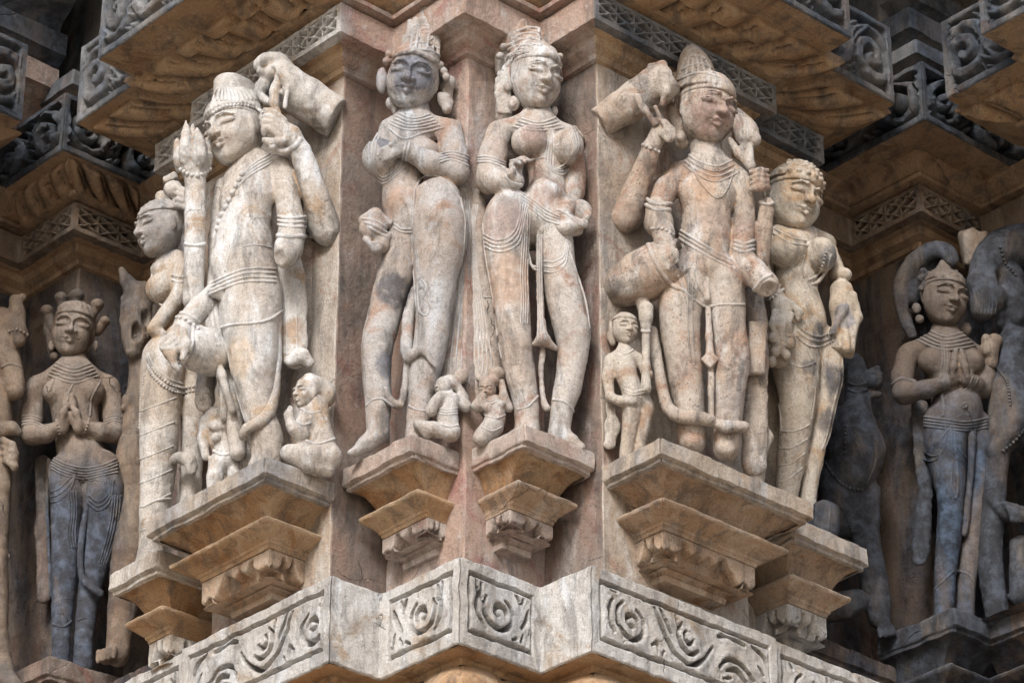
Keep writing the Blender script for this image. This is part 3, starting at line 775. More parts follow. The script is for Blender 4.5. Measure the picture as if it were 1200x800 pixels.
a.build('scroll_panel', M['grey'], BT, sharp=60)
a = Acc(); sweep(a, BP, [(-.05, ZD-.012), (-.045, ZD), (-.004, ZD)], .014, .008, amp=.0016, segs=sg); a.build('soffit', OC, BT, sharp=40)
def lotus(i, S, L, T):
    w = np.maximum(np.round(L/.11), 1); u = (S/L*w) % 1.0
    return .013*np.sqrt(np.clip(1-(2*u-1)**2, 0, 1))*sm(T, 0, .04)-.006-.012*np.exp(-((u-.5)/.03)**2)*sm(T, .10, .14)*sm(T, .03, .06)*0
a = Acc(); sweep(a, BP, [(-.03, ZD-.16), (-.008, ZD-.11), (-.012, ZD-.06), (-.05, ZD-.014)], .006, .006, amp=.0016, hfn=lotus, segs=sg); a.build('lotus_moulding', OC, BT, sharp=60)
BT2 = thing('base_band', (1.3, -.3, ZD), label='dark base band end at the lower right corner', cat='carved band')
a = Acc(); sweep(a, BP, [(-.01, ZD), (0, ZD+.003), (0, ZC-.004), (-.006, ZC), (-.20, ZC+.004)], .006, .006, amp=.0022, f=42, hfn=bandh, segs=set(range(BN+5, len(BP)-1)))
a.build('scroll_panel', M['blue'], BT2, sharp=60)
BT3 = thing('base_band', (-.2, 1.2, ZD), label='sooty base band in the recess at lower left', cat='carved band')
a = Acc(); sweep(a, BP, [(-.01, ZD), (0, ZD+.003), (0, ZC-.004), (-.006, ZC), (-.20, ZC+.004)], .012, .012, amp=.0022, f=42, segs=set(range(0, BN-5)))
a.build('band_face', M['sooty'], BT3, sharp=60)
# temple platform below the frame, down to the ground
GZ = float(CAM[2])-1.6
t = thing('platform', (0, 0, GZ), label='tall stone platform of the temple below the carved band', cat='platform')
a = Acc(); sweep(a, BP, [(.30, GZ-.1), (.30, GZ+.7), (.16, GZ+.75), (.16, -2.0), (.04, -1.95), (-.02, ZD-.16)], .08, .08, amp=.006, f=8)
a.build('moulded_face', M['wall_buff'], t, sharp=40)
# ground
g = Acc(); n = 60
X, Yy = np.meshgrid(np.linspace(-1, 1, n), np.linspace(-1, 1, n), indexing='ij')
X = np.sign(X)*np.abs(X)**3*120; Yy = np.sign(Yy)*np.abs(Yy)**3*120
G = np.stack([X, Yy, np.full_like(X, GZ)], -1); g.grid(G)
gm = stone('dry sandy ground', (.50, .40, .29), (.55, .46, .35), (.46, .36, .26), pale=.1, grime=.1, seed=20, wear=0)
go = g.build('ground', gm); tag(go, kind='structure')
# ------------------------------------------------------------------ carved figures
class Fig:
    """one carved figure; points are photo pixels x, y and d = depth towards the viewer, in the same unit"""
    def __init__(s, name, label, cat, base, Y, mat, group=None, h=.0030, noise=.0015):
        s.Y = Y; s.base = at(base[0], base[1], Y)
        s.s = float((s.base-CAM)@FWD)/FPX
        s.rz = YAW-math.pi/2
        s.root = thing(name, tuple(map(float, s.base)), s.rz, label=label, cat=cat, group=group)
        s.mat, s.h, s.noise = mat, h, noise
        s.parts = {}; s.order = []; s.lines = []; s.cur = None
        s.part('body')
    def part(s, name, h=None, mat=None, new=False, noise=None):
        key = name
        while new and key in s.parts: key += '+'
        if key not in s.parts:
            s.parts[key] = [Field(h or s.h), name, mat or s.mat, [], noise]
            s.order.append(key)
        s.key = key; s.F = s.parts[key][0]
        return s
    def p(s, x, y, d=0.0):
        w = at(x, y, s.Y-d*s.s)-s.base
        return np.array([w@RGT, w@FH, w[2]])
    def P(s, pts): return np.array([s.p(*q[:3]) for q in pts])
    # pixel based primitives
    def limb(s, pts, k=5, ki=6, mode='add', flat=None):
        """pts: (x, y, d, r)"""
        if len(pts) >= 4:
            q = np.array([(*a[:3], a[3]) for a in pts], float); o = []
            E = np.vstack([2*q[0]-q[1], q, 2*q[-1]-q[-2]])
            for i in range(1, len(E)-2):
                p0, p1, p2, p3 = E[i-1:i+3]; n = max(2, min(4, int(np.linalg.norm((p2-p1)[:3])/7)))
                for t in np.arange(n)/n:
                    o.append(.5*(2*p1+(p2-p0)*t+(2*p0-5*p1+4*p2-p3)*t*t+(3*p1-p0-3*p2+p3)*t**3))
            pts = [tuple(a) for a in o]+[tuple(q[-1])]; ki = 1.5
        fl = None if flat is None else ((flat[0][0], -flat[0][2], -flat[0][1]), flat[1])
        s.F.chain(s.P(pts), np.array([q[3] for q in pts])*s.s, k*s.s, ki*s.s, mode, fl)
        return s
    def ball(s, x, y, d, rx, rd=None, ry=None, rot=0, tilt=0, yaw=0, k=5, mode='add'):
        """rot: turn in the picture plane (degrees, clockwise), yaw about the vertical, tilt about the horizontal"""
        rd = rx if rd is None else rd; ry = rx if ry is None else ry
        s.F.ell(s.p(x, y, d), np.array([rx, rd, ry])*s.s, rotm(rot, tilt, yaw), k*s.s, mode); return s
    def box(s, x, y, d, rx, rd, ry, rot=0, tilt=0, yaw=0, rnd=2, k=3, mode='add'):
        s.F.box(s.p(x, y, d), np.array([rx, rd, ry])*s.s, rotm(rot, tilt, yaw), rnd*s.s, k*s.s, mode); return s
    def head(s, x, y, d, H, yaw=0, pitch=12, roll=0, ears=True, h=.0017, worn=0.0, eyes=True):
        """carved head on its own finer grid, added to the body mesh"""
        F = Field(h); s.parts[s.key][3].append(F)
        ya, pa, ra = map(math.radians, (yaw, pitch, roll))
        f = np.array([math.sin(ya), -math.cos(ya), 0]); ex = np.array([math.cos(ya), math.sin(ya), 0]); ez = np.array([0, 0, 1.])
        f, ez = f*math.cos(pa)-ez*math.sin(pa), ez*math.cos(pa)+f*math.sin(pa)
        ex, ez = ex*math.cos(ra)-ez*math.sin(ra), ez*math.cos(ra)+ex*math.sin(ra)
        c = s.p(x, y, d); U = H*s.s
        R3 = np.stack([ex, f, ez], 1)
        T = lambda q: c+U*(R3@np.array(q, float))
        s.headT = T; s.headU = U; s.headR = R3
        def el(q, r, k=.04, mode='add'): F.ell(T(q), np.array(r)*U, R3, k*U, mode)
        def ch(pts, r, k=.02, ki=.03, mode='add'): F.chain([T(q) for q in pts], np.array(r)*U*np.ones(len(pts)), k*U, ki*U, mode)
        el((0, -.06, .14), (.335, .42, .36)); el((0, .06, -.085), (.305, .345, .385), .12)
        el((0, .265, -.395), (.082, .085, .078), .11); el((0, .310, -.375), (.05, .04, .05), .05)
        for g in (-1, 1):
            el((g*.150, .215, -.135), (.135, .135, .15), .12)
            ch([(g*.215, .02, -.17), (g*.10, .20, -.36)], [.085, .075], .12)
        ch([(0, .385, .13), (0, .425, .01), (0, .470, -.098)], [.028, .036, .048], .04, .04)
        for g in (-1, 1):
            el((g*.062, .415, -.108), (.046, .050, .036), .02)
            if eyes:
                el((g*.155, .440, .018), (.13, .055, .066), .06, 'sub')
                el((g*.152, .296, .018), (.138, .100, .064), .015)
                ch([(g*.034, .398, .010), (g*.085, .424, .040), (g*.16, .408, .048), (g*.23, .345, .034), (g*.288, .270, .012)], .0095, .008, mode='sub')
                ch([(g*.034, .398, .006), (g*.10, .412, -.026), (g*.18, .382, -.028), (g*.288, .270, .008)], .0085, .008, mode='sub')
                ch([(g*.028, .402, .105), (g*.10, .404, .150), (g*.19, .362, .152), (g*.300, .255, .090)], [.012, .016, .014, .008], .035)
            if ears: el((g*.325, -.02, -.02), (.04, .09, .15), .02)
        ch([(-.140, .325, -.226), (-.05, .398, -.208), (0, .396, -.218), (.05, .398, -.208), (.140, .325, -.226)], [.010, .025, .021, .025, .010], .02)
        ch([(-.115, .330, -.252), (0, .388, -.272), (.115, .330, -.252)], [.010, .029, .010], .02)
        ch([(-.150, .345, -.228), (-.05, .425, -.232), (0, .425, -.238), (.05, .425, -.232), (.150, .345, -.228)], .0085, .008, mode='sub')
        if worn: el((0, .5, -.1), (.2, .5*worn, .3), .1, 'sub')
        return s
    def band(s, z=.30, r=.035, a0=-115, a1=115, drop=.0, out=.0, n=15, peak=0.0):
        """head band round the skull of the last head; drop lowers it towards the back"""
        sc = math.sqrt(max(1-((z-.10)/.42)**2, .05)); o = []
        for i in range(n):
            t = math.radians(a0+(a1-a0)*i/(n-1))
            zz = z-drop*(1-math.cos(t))+peak*max(0, math.cos(t*2.2))**4
            o.append(s.headT(((.335*sc+out)*math.sin(t), -.03+(.415*sc+out)*math.cos(t), zz)))
        s.F.chain(o, np.full(n, r*s.headU), .02*s.headU, .002)
        return s
    def cap(s, z=.24, r=(.36, .45, .36), c=(0, -.07, .16), ribs=0, rr=.022):
        """hair mass over the skull above height z, with combed ribs"""
        F, U = s.F, s.headU
        F.ell(s.headT(c), np.array(r)*U, s.headR, .02*U)
        F.box(s.headT((0, .35, z-.5)), np.array((.6, .62, .5))*U, s.headR, .01*U, .01*U, 'sub')
        for i in range(ribs):
            t = math.radians(-100+200*(i+.5)/ribs); o = []
            for k in range(6):
                e = k/5*.95; zz = c[2]+(r[2])*math.sin(e*math.pi/2)
                q = math.cos(e*math.pi/2)
                if zz < z: continue
                o.append(s.headT((r[0]*q*math.sin(t), c[1]+r[1]*q*math.cos(t), zz)))
            if len(o) > 1: F.chain(o, np.full(len(o), rr*U), .01*U, .002)
        return s
    def hand(s, w, dr, side, L, curl=40, thumb=1, r=None, spread=1.0, k=3):
        """w wrist (x,y,d), dr pointing direction, side across the palm (towards the thumb for thumb=1), L hand length"""
        w = np.array(w, float); dr = nrm(dr); side = np.array(side, float); side = nrm(side-dr*(side@dr)); n = np.cross(dr, side)
        r = r or L*.085
        pl = L*.46
        q = lambda v, rr: (v[0], v[1], v[2], rr)
        for o in (-1, -.33, .33, 1):
            s.limb([q(w+side*o*L*.09, r*1.25), q(w+dr*pl+side*o*L*.155, r*1.2)], k=k, ki=4)
        ln = (.40, .50, .52, .44)
        for i, o in enumerate((-1.5, -.5, .5, 1.5)):
            b = w+dr*pl+side*o*L*.115*spread; pts = [q(b, r)]; a = 0
            for j in range(3):
                a += math.radians(curl*(.5 if j == 0 else 1))
                b = b+(dr*math.cos(a)+n*math.sin(a)+side*o*.05*spread)*L*ln[i]/3*1.05
                pts.append(q(b, r*(1-.13*(j+1))))
            s.limb(pts, k=1.2, ki=2)
        b = w+dr*L*.12+side*thumb*L*.17
        c2 = b+(dr*.75+side*thumb*.55+n*.25)*L*.20; c3 = c2+(dr*.9+side*thumb*.05+n*.45)*L*.19
        s.limb([q(b, r*1.25), q(c2, r*1.05), q(c3, r*.85)], k=2, ki=3)
        return s
    def line(s, part, pts, r, lift=.25, bead=0, new=False, closed=False, mat=None, flat=True, sides=6, carve=False):
        """cord, hem or string of beads laid on the carved surface along a traced line"""
        s.lines.append((part, pts, r, lift, bead, new, mat, carve)); return s
    def march(s, fields, px):
        dd = np.arange(170, -170, -1.5)
        px = np.asarray(px, float)
        A = np.array([s.p(x, y, 170) for x, y in px]); B = np.array([s.p(x, y, -170) for x, y in px])
        t = (170-dd)/340.0
        pts = A[:, None]+(B-A)[:, None]*t[None, :, None]
        best = np.full((len(px), len(dd)), 1.0)
        for F in fields:
            ins = ((pts >= F.lo) & (pts <= F.lo+F.h*(np.array(F.n)-1))).all(-1)
            v = np.where(ins, F.sample(pts), 1.0); best = np.minimum(best, v)
        hit = best < 0
        has = hit.any(1); i = hit.argmax(1)
        D = np.full(len(px), np.nan)
        j = np.where(has)[0]
        i1 = i[j]; i0 = np.maximum(i1-1, 0)
        v0, v1 = best[j, i0], best[j, i1]
        f = np.clip(v0/np.maximum(v0-v1, 1e-9), 0, 1)
        f = np.where(v0 > .5, 1.0, f)
        D[j] = dd[i0]+(dd[i1]-dd[i0])*f
        return D
    def build(s, keep=None):
        allF = []
        for key in s.order:
            F, name, mat, sub, nz = s.parts[key]
            Fs = ([F] if F.ops else [])+sub
            for f in Fs: f.solve((nz or s.noise) if f is F else s.noise*.45, 38 if nz else 70)
            allF += Fs
        # engraved or raised lines
        accs = {}; objs = []
        for part, pts, r, lift, bead, new, mat, carve in s.lines:
            if len(pts[0]) == 3:
                q = catmull(np.array(pts, float), 2.0); px, D = q[:, :2], q[:, 2]
            else:
                px = catmull(np.array(pts, float), 2.0)
                D = s.march(allF, px)
                ok = ~np.isnan(D)
                if ok.sum() < 2: continue
                w_ = np.where(ok)[0]; px = px[w_[0]:w_[-1]+1]; D = D[w_[0]:w_[-1]+1]; ok = ~np.isnan(D)
                D = np.interp(np.arange(len(D)), np.where(ok)[0], D[ok])
                if len(D) > 5:
                    Dp = np.pad(D, 2, mode='edge'); D = np.median(np.stack([Dp[i:i+len(D)] for i in range(5)]), 0)
                    Dp = np.pad(D, 1, mode='edge'); D = (Dp[:-2]+2*Dp[1:-1]+Dp[2:])/4
            W = np.array([s.p(x, y, d+(lift if bead else lift-.72)*r) for (x, y), d in zip(px, D)])
            lo, hi = W.min(0)-5*s.s, W.max(0)+5*s.s
            key = None
            for kk in ([] if new else objs):
                A_ = accs[kk]
                if A_[1] == part and (A_[3] <= hi).all() and (A_[4] >= lo).all(): key = kk; break
            if key is None:
                key = (part, len(objs)); accs[key] = [Acc(), part, mat or s.mat, lo, hi]; objs.append(key)
            else:
                A_ = accs[key]; A_[3] = np.minimum(A_[3], lo); A_[4] = np.maximum(A_[4], hi)
            a = accs[key][0]
            if bead:
                L = np.concatenate([[0], np.cumsum(np.linalg.norm(np.diff(W, axis=0), axis=1))])
                n = max(int(L[-1]/(1.9*r*s.s)), 2)
                for t in np.linspace(0, L[-1], n):
                    c = [np.interp(t, L, W[:, i]) for i in range(3)]
                    bead_mesh(a, c, r*s.s*RNG.uniform(.88, 1.08))
            else:
                rr = 1.4*r*s.s*(1+.10*np.sin(np.arange(len(W))*.9+len(W)))
                tube_mesh(a, W, rr, 6)
        for key in s.order:
            F, name, mat, sub, nz = s.parts[key]
            Vs, Qs, n = [], [], 0
            for f in ([F] if F.ops else [])+sub:
                V, Q = f.surface()
                f.G = None
                Vs.append(V); Qs.append(Q+n); n += len(V)
            if not n: continue
            me = mesh_from(name, np.concatenate(Vs), np.concatenate(Qs), None, True)
            link(name, me, mat, s.root)
        for key, (a, part, mat, _l, _h) in accs.items():
            if not a.V: continue
            V = np.concatenate(a.V); Q = np.concatenate(a.Q); T = np.concatenate(a.T) if a.T else None
            link(part, mesh_from(part, V, Q, T, True), mat, s.root)
        s.parts = None
        return s.root

def rotm(rot=0, tilt=0, yaw=0):
    r, t, y = map(math.radians, (rot, tilt, yaw))
    # clockwise in the picture: about the view axis (local +y)
    Ry = np.array([[math.cos(r), 0, math.sin(r)], [0, 1, 0], [-math.sin(r), 0, math.cos(r)]])
    Rx = np.array([[1, 0, 0], [0, math.cos(t), -math.sin(t)], [0, math.sin(t), math.cos(t)]])
    Rz = np.array([[math.cos(y), -math.sin(y), 0], [math.sin(y), math.cos(y), 0], [0, 0, 1]])
    return Ry@Rz@Rx

def ring(x, y, rx, ry, a0=0, a1=180, rot=0, n=9):
    """arc of an ellipse in pixels: 0 right, 90 down"""
    c, sn = math.cos(math.radians(rot)), math.sin(math.radians(rot)); o = []
    for i in range(n):
        a = math.radians(a0+(a1-a0)*i/(n-1)); u, v = rx*math.cos(a), ry*math.sin(a)
        o.append((x+u*c-v*sn, y+u*sn+v*c))
    return o
import os
ONLY = os.environ.get('ONLY', '')
def want(k): return not ONLY or k in ONLY.split(',')

def offs(pts, dx, dy): return [(x+dx, y+dy) for x, y in pts]
def multi(F, part, pts, n, dx, dy, r, **k):
    for i in range(n): F.line(part, offs(pts, dx*i, dy*i), r, **k)

def fig_A():
    F = Fig('standing_statue', 'middle statue with arms crossed on the chest, left of the central wall arris', 'statue', (480, 512), 0.0, M['A'], group='large statues on the pedestals')
    # trunk
    F.limb([(484, 150, -10, 27), (478, 178, -8, 26), (473, 208, -4, 24), (473, 236, -2, 26), (484, 262, 0, 28)], k=8, ki=10)
    F.limb([(458, 152, -12, 15), (484, 148, -12, 18), (528, 153, -2, 15)], k=10)
    F.limb([(486, 150, -10, 20), (486, 128, -6, 18)], k=8)
    F.ball(446, 185, 8, 23, 21, 25, k=5); F.ball(497, 180, 6, 20, 18, 19, k=8)
    F.ball(480, 236, 14, 19, 15, 16, k=14)
    # arms
    F.limb([(527, 157, 2, 16), (533, 182, 8, 16.5), (533, 202, 16, 17)], k=6, ki=6)
    F.limb([(534, 203, 16, 16), (505, 192, 26, 14), (474, 175, 34, 10.5)], k=3, ki=8)
    F.hand((474, 174, 34), (-.93, .25, .05), (-.2, -.95, .2), 34, curl=14, thumb=1, r=3.6, spread=.9, k=4)
    F.limb([(457, 156, -6, 14), (447, 180, -8, 14), (452, 205, 2, 11)], k=4)
    F.limb([(455, 203, 6, 9), (458, 178, 28, 8.5)], k=3)
    # legs
    F.limb([(513, 236, 10, 29), (515, 258, 14, 32), (515, 285, 14, 32), (511, 320, 12, 26.5), (509, 360, 10, 22), (505, 400, 8, 20), (499, 430, 6, 19.5), (493, 470, 4, 16), (489, 512, 3, 13.5)], k=3, ki=14)
    F.limb([(474, 262, -4, 24), (470, 295, -6, 22), (462, 330, -8, 21.5), (452, 365, -9, 20.5), (443, 400, -6, 19.5), (441, 430, -8, 17.5), (443, 470, -10, 16), (443, 508, -12, 13)], k=4, ki=14)
    F.limb([(443, 508, -12, 13), (431, 519, -12, 10.5), (413, 531, -12, 6.5)], k=6, flat=((0, 1, 0), .8))
    F.limb([(489, 508, 3, 13), (484, 515, 12, 9)], k=6)
    F.head(484, 93, 6, 90, yaw=-5, pitch=17, roll=11)
    # cloth on the hip
    F.part('hip_cloth')
    F.ball(437, 268, 14, 17, 13, 17, k=5); F.ball(447, 286, 12, 11, 9, 12, k=5); F.limb([(426, 258, 16, 7), (440, 252, 18, 8), (456, 262, 14, 6)], k=3); F.limb([(428, 280, 16, 4), (442, 292, 18, 6), (456, 276, 12, 5)], k=2)
    for i in range(3): F.line('fold', [(424+i*4, 256+i*5), (440, 259+i*6), (454, 268+i*5)], 1.3)
    # crown
    F.part('crown')
    F.cap(.29, ribs=15); F.band(.27, .040, drop=.05, peak=.04); F.band(.35, .028, drop=.05, out=.01)
    F.limb([(495, 58, -10, 24), (496, 40, -12, 19)], k=8); F.box(497, 42, -8, 17, 15, 17, rot=10, rnd=4, k=5); F.limb([(500, 26, -8, 11), (501, 10, -8, 7.5)], k=4)
    for i, (x, y) in enumerate([(480, 34), (487, 32), (495, 34), (506, 38), (513, 44), (478, 48), (474, 52), (514, 56)]): F.limb([(x, y-9, 3, 3), (x-1, y+9, 6, 3.4)], k=2)
    F.ball(489, 51, 26, 4.5, 4, 6, k=2)
    for x, y in ((516, 76), (520, 84), (523, 91), (456, 64), (453, 72)): F.ball(x, y, 10, 5, k=2)
    for y in (60, 52, 40, 31): F.line('crown_band', [(474+(60-y)*.25, y+3), (488, y-1), (504, y), (515-(60-y)*.05, y+6)], 1.5, lift=-.1)
    for x in (481, 487, 500, 507): F.line('crown_rib', [(x, 58), (x+2, 44), (x+3, 30)], 1.6, lift=-.1)
    F.line('crown_rib', [(492, 36), (499, 34), (507, 37), (506, 46), (498, 47), (492, 44), (492, 36)], 1.2, lift=0)
    F.part('earring'); F.ball(448, 95, -4, 8, 10, 19, k=2)
    F.part('earring', new=True); F.limb([(518, 84, -12, 7), (524, 100, -12, 8), (523, 126, -10, 7)], k=5); F.ball(527, 97, -4, 8, 7, 10, k=3); F.ball(521, 118, 0, 9, 8, 11, k=4); F.limb([(516, 112, 2, 4), (524, 128, 2, 5), (529, 120, 0, 4)], k=2)
    F.part('hair_curl'); F.ball(458, 121, -4, 7, 7, 9, k=3); F.ball(464, 130, -6, 6, 6, 7, k=3)
    # sash between the legs
    F.part('sash'); F.limb([(486, 340, 4, 5), (479, 370, 4, 7), (476, 400, 10, 7), (478, 418, 20, 6), (494, 410, 30, 5), (510, 428, 26, 3)], k=3, flat=((0, 0, 1), .7))
    F.limb([(477, 424, 12, 4), (475, 450, 8, 4.2), (470, 474, 6, 5), (458, 470, 6, 5), (452, 455, 8, 3)], k=3)
    # low relief on the thigh
    F.line('relief', [(494, 328), (499, 334), (498, 344), (494, 352), (500, 358), (502, 366), (497, 370), (491, 362), (490, 346), (490, 334), (494, 328)], 1.3)
    for x, y, r in ((495, 334, 4.5), (496, 347, 5.5), (498, 360, 5)): F.line('relief', [(x-1, y-r), (x+1, y+r)], r*.7, lift=-.45)
    # ornaments
    for i in range(5): F.line('necklace', [(468-i*3, 133+i*3), (484-i, 139+i*3.4), (504+i*3, 134+i*3.2)], 1.15)
    F.line('necklace', [(456, 151), (474, 163), (496, 156), (520, 150)], 1.4)
    for i in range(3): F.line('breast_band', [(447-i*4, 154+i*2), (440-i*4, 172), (440-i*2, 196+i*2), (449, 208+i*3.5), (462+i*2, 200+i*2), (468+i*3, 188+i*3)], 1.15)
    for i in range(4): F.line('armlet', [(515, 181+i*3), (530, 178+i*3.2), (549, 183+i*4)], 1.3)
    for i in range(2): F.line('bracelet', [(480-i*4, 168-i), (478-i*4, 178-i), (476-i*4, 188-i)], 1.5)
    F.line('drapery_hem', [(486, 222), (484, 250), (483, 280), (485, 320), (488, 360)], 1.0)
    F.line('drapery_hem', [(486, 222), (494, 209), (506, 205), (524, 213), (538, 232), (546, 260)], 1.0)
    F.line('anklet', [(429, 476), (438, 468), (450, 468), (461, 476)], 1.4)
    F.line('anklet', [(477, 474), (488, 480), (501, 482)], 1.2)
    F.line('girdle', [(462, 262), (470, 268), (483, 268)], 1.2); F.line('girdle', [(462, 266), (470, 272), (483, 272)], 1.2)
    for i, (x, y) in enumerate([(448, 536), (440, 538)]): pass
    # folds carved on the backing to the right
    F.part('backing', mat=M['rosy']); F.limb([(541, 222, -6, 13), (540, 300, -8, 13), (534, 380, -10, 15), (530, 470, -10, 18)], k=4, flat=((0, 0, 1), .5))
    for i in range(4): F.line('backing_fold', [(540+i*3.4, 232), (545+i*2, 262), (541+i*3, 310), (535+i*4.5, 360), (528+i*6.5, 420), (528+i*6, 440)], .9)
    return F.build()

def fig_B():
    F = Fig('standing_statue', 'middle statue facing right with one hand raised, right of the central wall arris', 'statue', (630, 505), 0.0, M['B'], group='large statues on the pedestals')
    F.limb([(630, 152, -8, 27), (636, 178, -6, 24), (641, 212, -4, 21.5), (638, 238, -4, 28), (622, 262, -4, 33)], k=8, ki=12)
    F.limb([(586, 156, -8, 16), (628, 148, -10, 18), (664, 158, -10, 14)], k=10)
    F.limb([(630, 150, -10, 20), (629, 130, -6, 17.5)], k=8)
    F.ball(620, 166, 16, 22.5, 20, 20.5, k=3); F.ball(664, 172, 11, 21, 20, 23, k=3)
    F.ball(641, 227, 14, 18, 14, 13, k=12)
    F.limb([(584, 158, 0, 16), (577, 184, 6, 16.5), (574, 210, 12, 18)], k=5, ki=8)
    F.limb([(575, 212, 12, 17.5), (592, 213, 20, 15), (604, 212, 28, 11)], k=3, ki=8)
    F.hand((604, 214, 29), (.02, -1, .15), (.62, 0, -.78), 42, curl=44, thumb=-1, r=3.7, spread=1.0, k=3)
    F.limb([(668, 166, -8, 14), (674, 200, -12, 13), (672, 232, -4, 12), (660, 252, 14, 10)], k=4)
    # thighs and legs
    F.limb([(600, 250, 4, 30), (596, 262, 8, 31.5), (593, 290, 8, 27.5), (598, 340, 8, 22.5), (602, 380, 8, 20.5), (606, 420, 6, 19), (610, 440, 4, 18), (616, 470, 3, 15.5), (618, 508, 2, 14)], k=4, ki=14)
    F.limb([(646, 255, -2, 25), (652, 285, 0, 20.5), (656, 320, 2, 20.5), (664, 360, 4, 22), (671, 388, 4, 21), (671, 412, 2, 18.5), (666, 450, 0, 16.5), (658, 482, -2, 14), (655, 515, -3, 12.5)], k=4, ki=14)
    F.limb([(618, 502, 2, 13), (622, 512, 14, 9)], k=6); F.limb([(655, 508, -4, 12), (668, 517, -2, 9), (680, 524, -2, 6)], k=6)
    F.head(627, 94, 6, 87, yaw=29, pitch=16, roll=3)
    F.part('hair'); F.limb([(602, 84, -14, 15), (593, 104, -18, 14), (591, 136, -20, 11)], k=6); F.limb([(610, 66, -6, 15), (628, 60, -6, 15), (642, 66, -6, 14)], k=6); F.ball(596, 101, 2, 6, 5, 8, k=2)
    for i in range(6): F.limb([(582+i*3, 92-i*4, -4+i, 2.2), (582+i*3, 110-i*2, -6+i, 2.2), (584+i*3, 132, -10+i, 2)], k=2)
    F.part('crown')
    F.cap(.29, ribs=15); F.band(.27, .038, drop=.06, peak=.035); F.band(.345, .026, drop=.06, out=.01)
    F.limb([(594, 82, -22, 15), (597, 62, -18, 19), (607, 44, -14, 17), (612, 29, -12, 7.5)], k=6); F.limb([(606, 52, -6, 17), (622, 50, -4, 12)], k=6)
    for x, y, r in ((598, 44, 7), (607, 38, 7), (618, 36, 7), (627, 40, 6.5), (630, 48, 6), (612, 46, 7), (602, 55, 6), (620, 53, 6), (590, 55, 5), (586, 66, 5), (656, 66, 5)): F.ball(x, y, 3, r, r, r*.9, k=2)
    for i in range(3): F.limb([(596+i*4, 66-i*6, 4, 2.6), (612+i*4, 57-i*6, 9, 2.8), (630+i, 55-i*5, 7, 2.4)], k=2)
    
    for i in range(4): F.line('crown_band', [(590+i*5, 62-i*8), (606+i*4, 54-i*7), (622+i*3, 52-i*6), (634-i*1, 54-i*5)], 1.7, lift=-.1)
    for i in range(5): F.line('hair_lock', [(584+i*5, 88-i*5), (590+i*5, 74-i*5), (600+i*6, 66-i*3)], 1.3, lift=.2)
    F.part('earring'); F.ball(602, 121, 4, 8, 7, 11, k=3); F.ball(601, 121, 10, 4, 3, 6, k=1)
    F.part('earring', new=True); F.ball(650, 131, -4, 4.5, 5, 8, k=3)
    F.part('held_cloth'); F.ball(680, 247, 6, 15, 6, 17, rot=-30, k=4); F.ball(682, 245, 14, 9, 5, 11, rot=-30, k=2, mode='sub'); F.ball(664, 258, 16, 12, 8, 9, rot=30, k=5); F.limb([(646, 262, 14, 5), (662, 268, 20, 7), (684, 262, 14, 6)], k=4); F.limb([(664, 270, 10, 9), (676, 270, 2, 8)], k=4)
    F.part('held_cloth')
    for i in range(4): F.line('fold', [(652+i*4, 246+i*1), (668+i*3, 250+i*4), (684+i*1, 262+i*1)], 1.3)
    F.part('sash'); F.limb([(633, 258, 16, 6.5), (633, 270, 14, 6)], k=3); F.limb([(632, 268, 12, 4.5), (632, 310, 9, 4.2), (633, 350, 8, 4), (635, 385, 10, 5), (636, 398, 14, 8)], k=3); F.limb([(626, 403, 14, 3), (637, 398, 18, 7), (651, 408, 12, 3.5)], k=3)
    F.limb([(636, 410, 8, 3.4), (634, 440, 6, 3.4), (637, 470, 4, 4), (641, 478, 4, 5)], k=3)
    for i in range(3): F.line('fold', [(630+i*2.4, 275), (630+i*2.4, 320), (630.5+i*2.6, 370), (630+i*4.5, 398)], .8)
    # ornaments and hems
    for i in range(4): F.line('necklace', [(612-i*4, 139+i*3), (632-i, 144+i*3.2), (651+i*3, 138+i*4)], 1.15)
    for i in range(4): F.line('breast_band', [(644+i*1.6, 152), (640+i*3, 178), (640+i*3, 192+i*2), (656+i, 205-i*3.6), (668, 196-i*4), (678-i*2, 172), (676-i*3, 156)], 1.05)
    F.line('breast_band', [(594, 190), (606, 187), (622, 188), (640, 184)], 1.2)
    for i in range(3): F.line('armlet', [(560, 184+i*3), (574, 184+i*3.2), (592, 191+i*3)], 1.5)
    for i in range(2): F.line('bracelet', [(593+i*2, 206+i*4), (600+i*2, 214+i*3), (612+i*2, 217)], 1.9)
    for i in range(4): F.line('girdle', [(608, 224+i*3.5), (624, 234+i*4), (640, 246+i*4), (656, 254+i*3)], 1.25)
    for i in range(4): F.line('skirt_fold', [(567+i*.6, 274+i*5), (580, 281+i*4.5), (594, 279+i*5), (604+i*1.5, 268+i*5), (609+i*2.2, 252), (610+i*3, 240)], 1.05)
    for i in range(4): F.line('skirt_fold', [(612+i*3.2, 246), (612+i*2.6, 280), (610+i*2.6, 320), (611+i*2.6, 350), (610+i*2.6, 380)], .85)
    for i in range(3): F.line('skirt_fold', [(638, 306+i*6), (650, 307+i*6), (660+i, 300+i*5), (663+i*1.6, 284+i*2)], 1.05)
    for i in range(2): F.line('skirt_fold', [(616+i*3, 296), (622+i*2, 310+i*3), (632, 314+i*4)], 1.1)
    F.line('drapery_hem', [(566, 262), (569, 300), (577, 345), (582, 385), (588, 420)], 1.0)
    F.line('drapery_hem', [(664, 285), (676, 320), (686, 352), (691, 385)], 1.0)
    F.line('anklet', [(606, 480), (619, 476), (630, 464)], 1.3); F.line('anklet', [(648, 468), (662, 471), (672, 482)], 1.3)
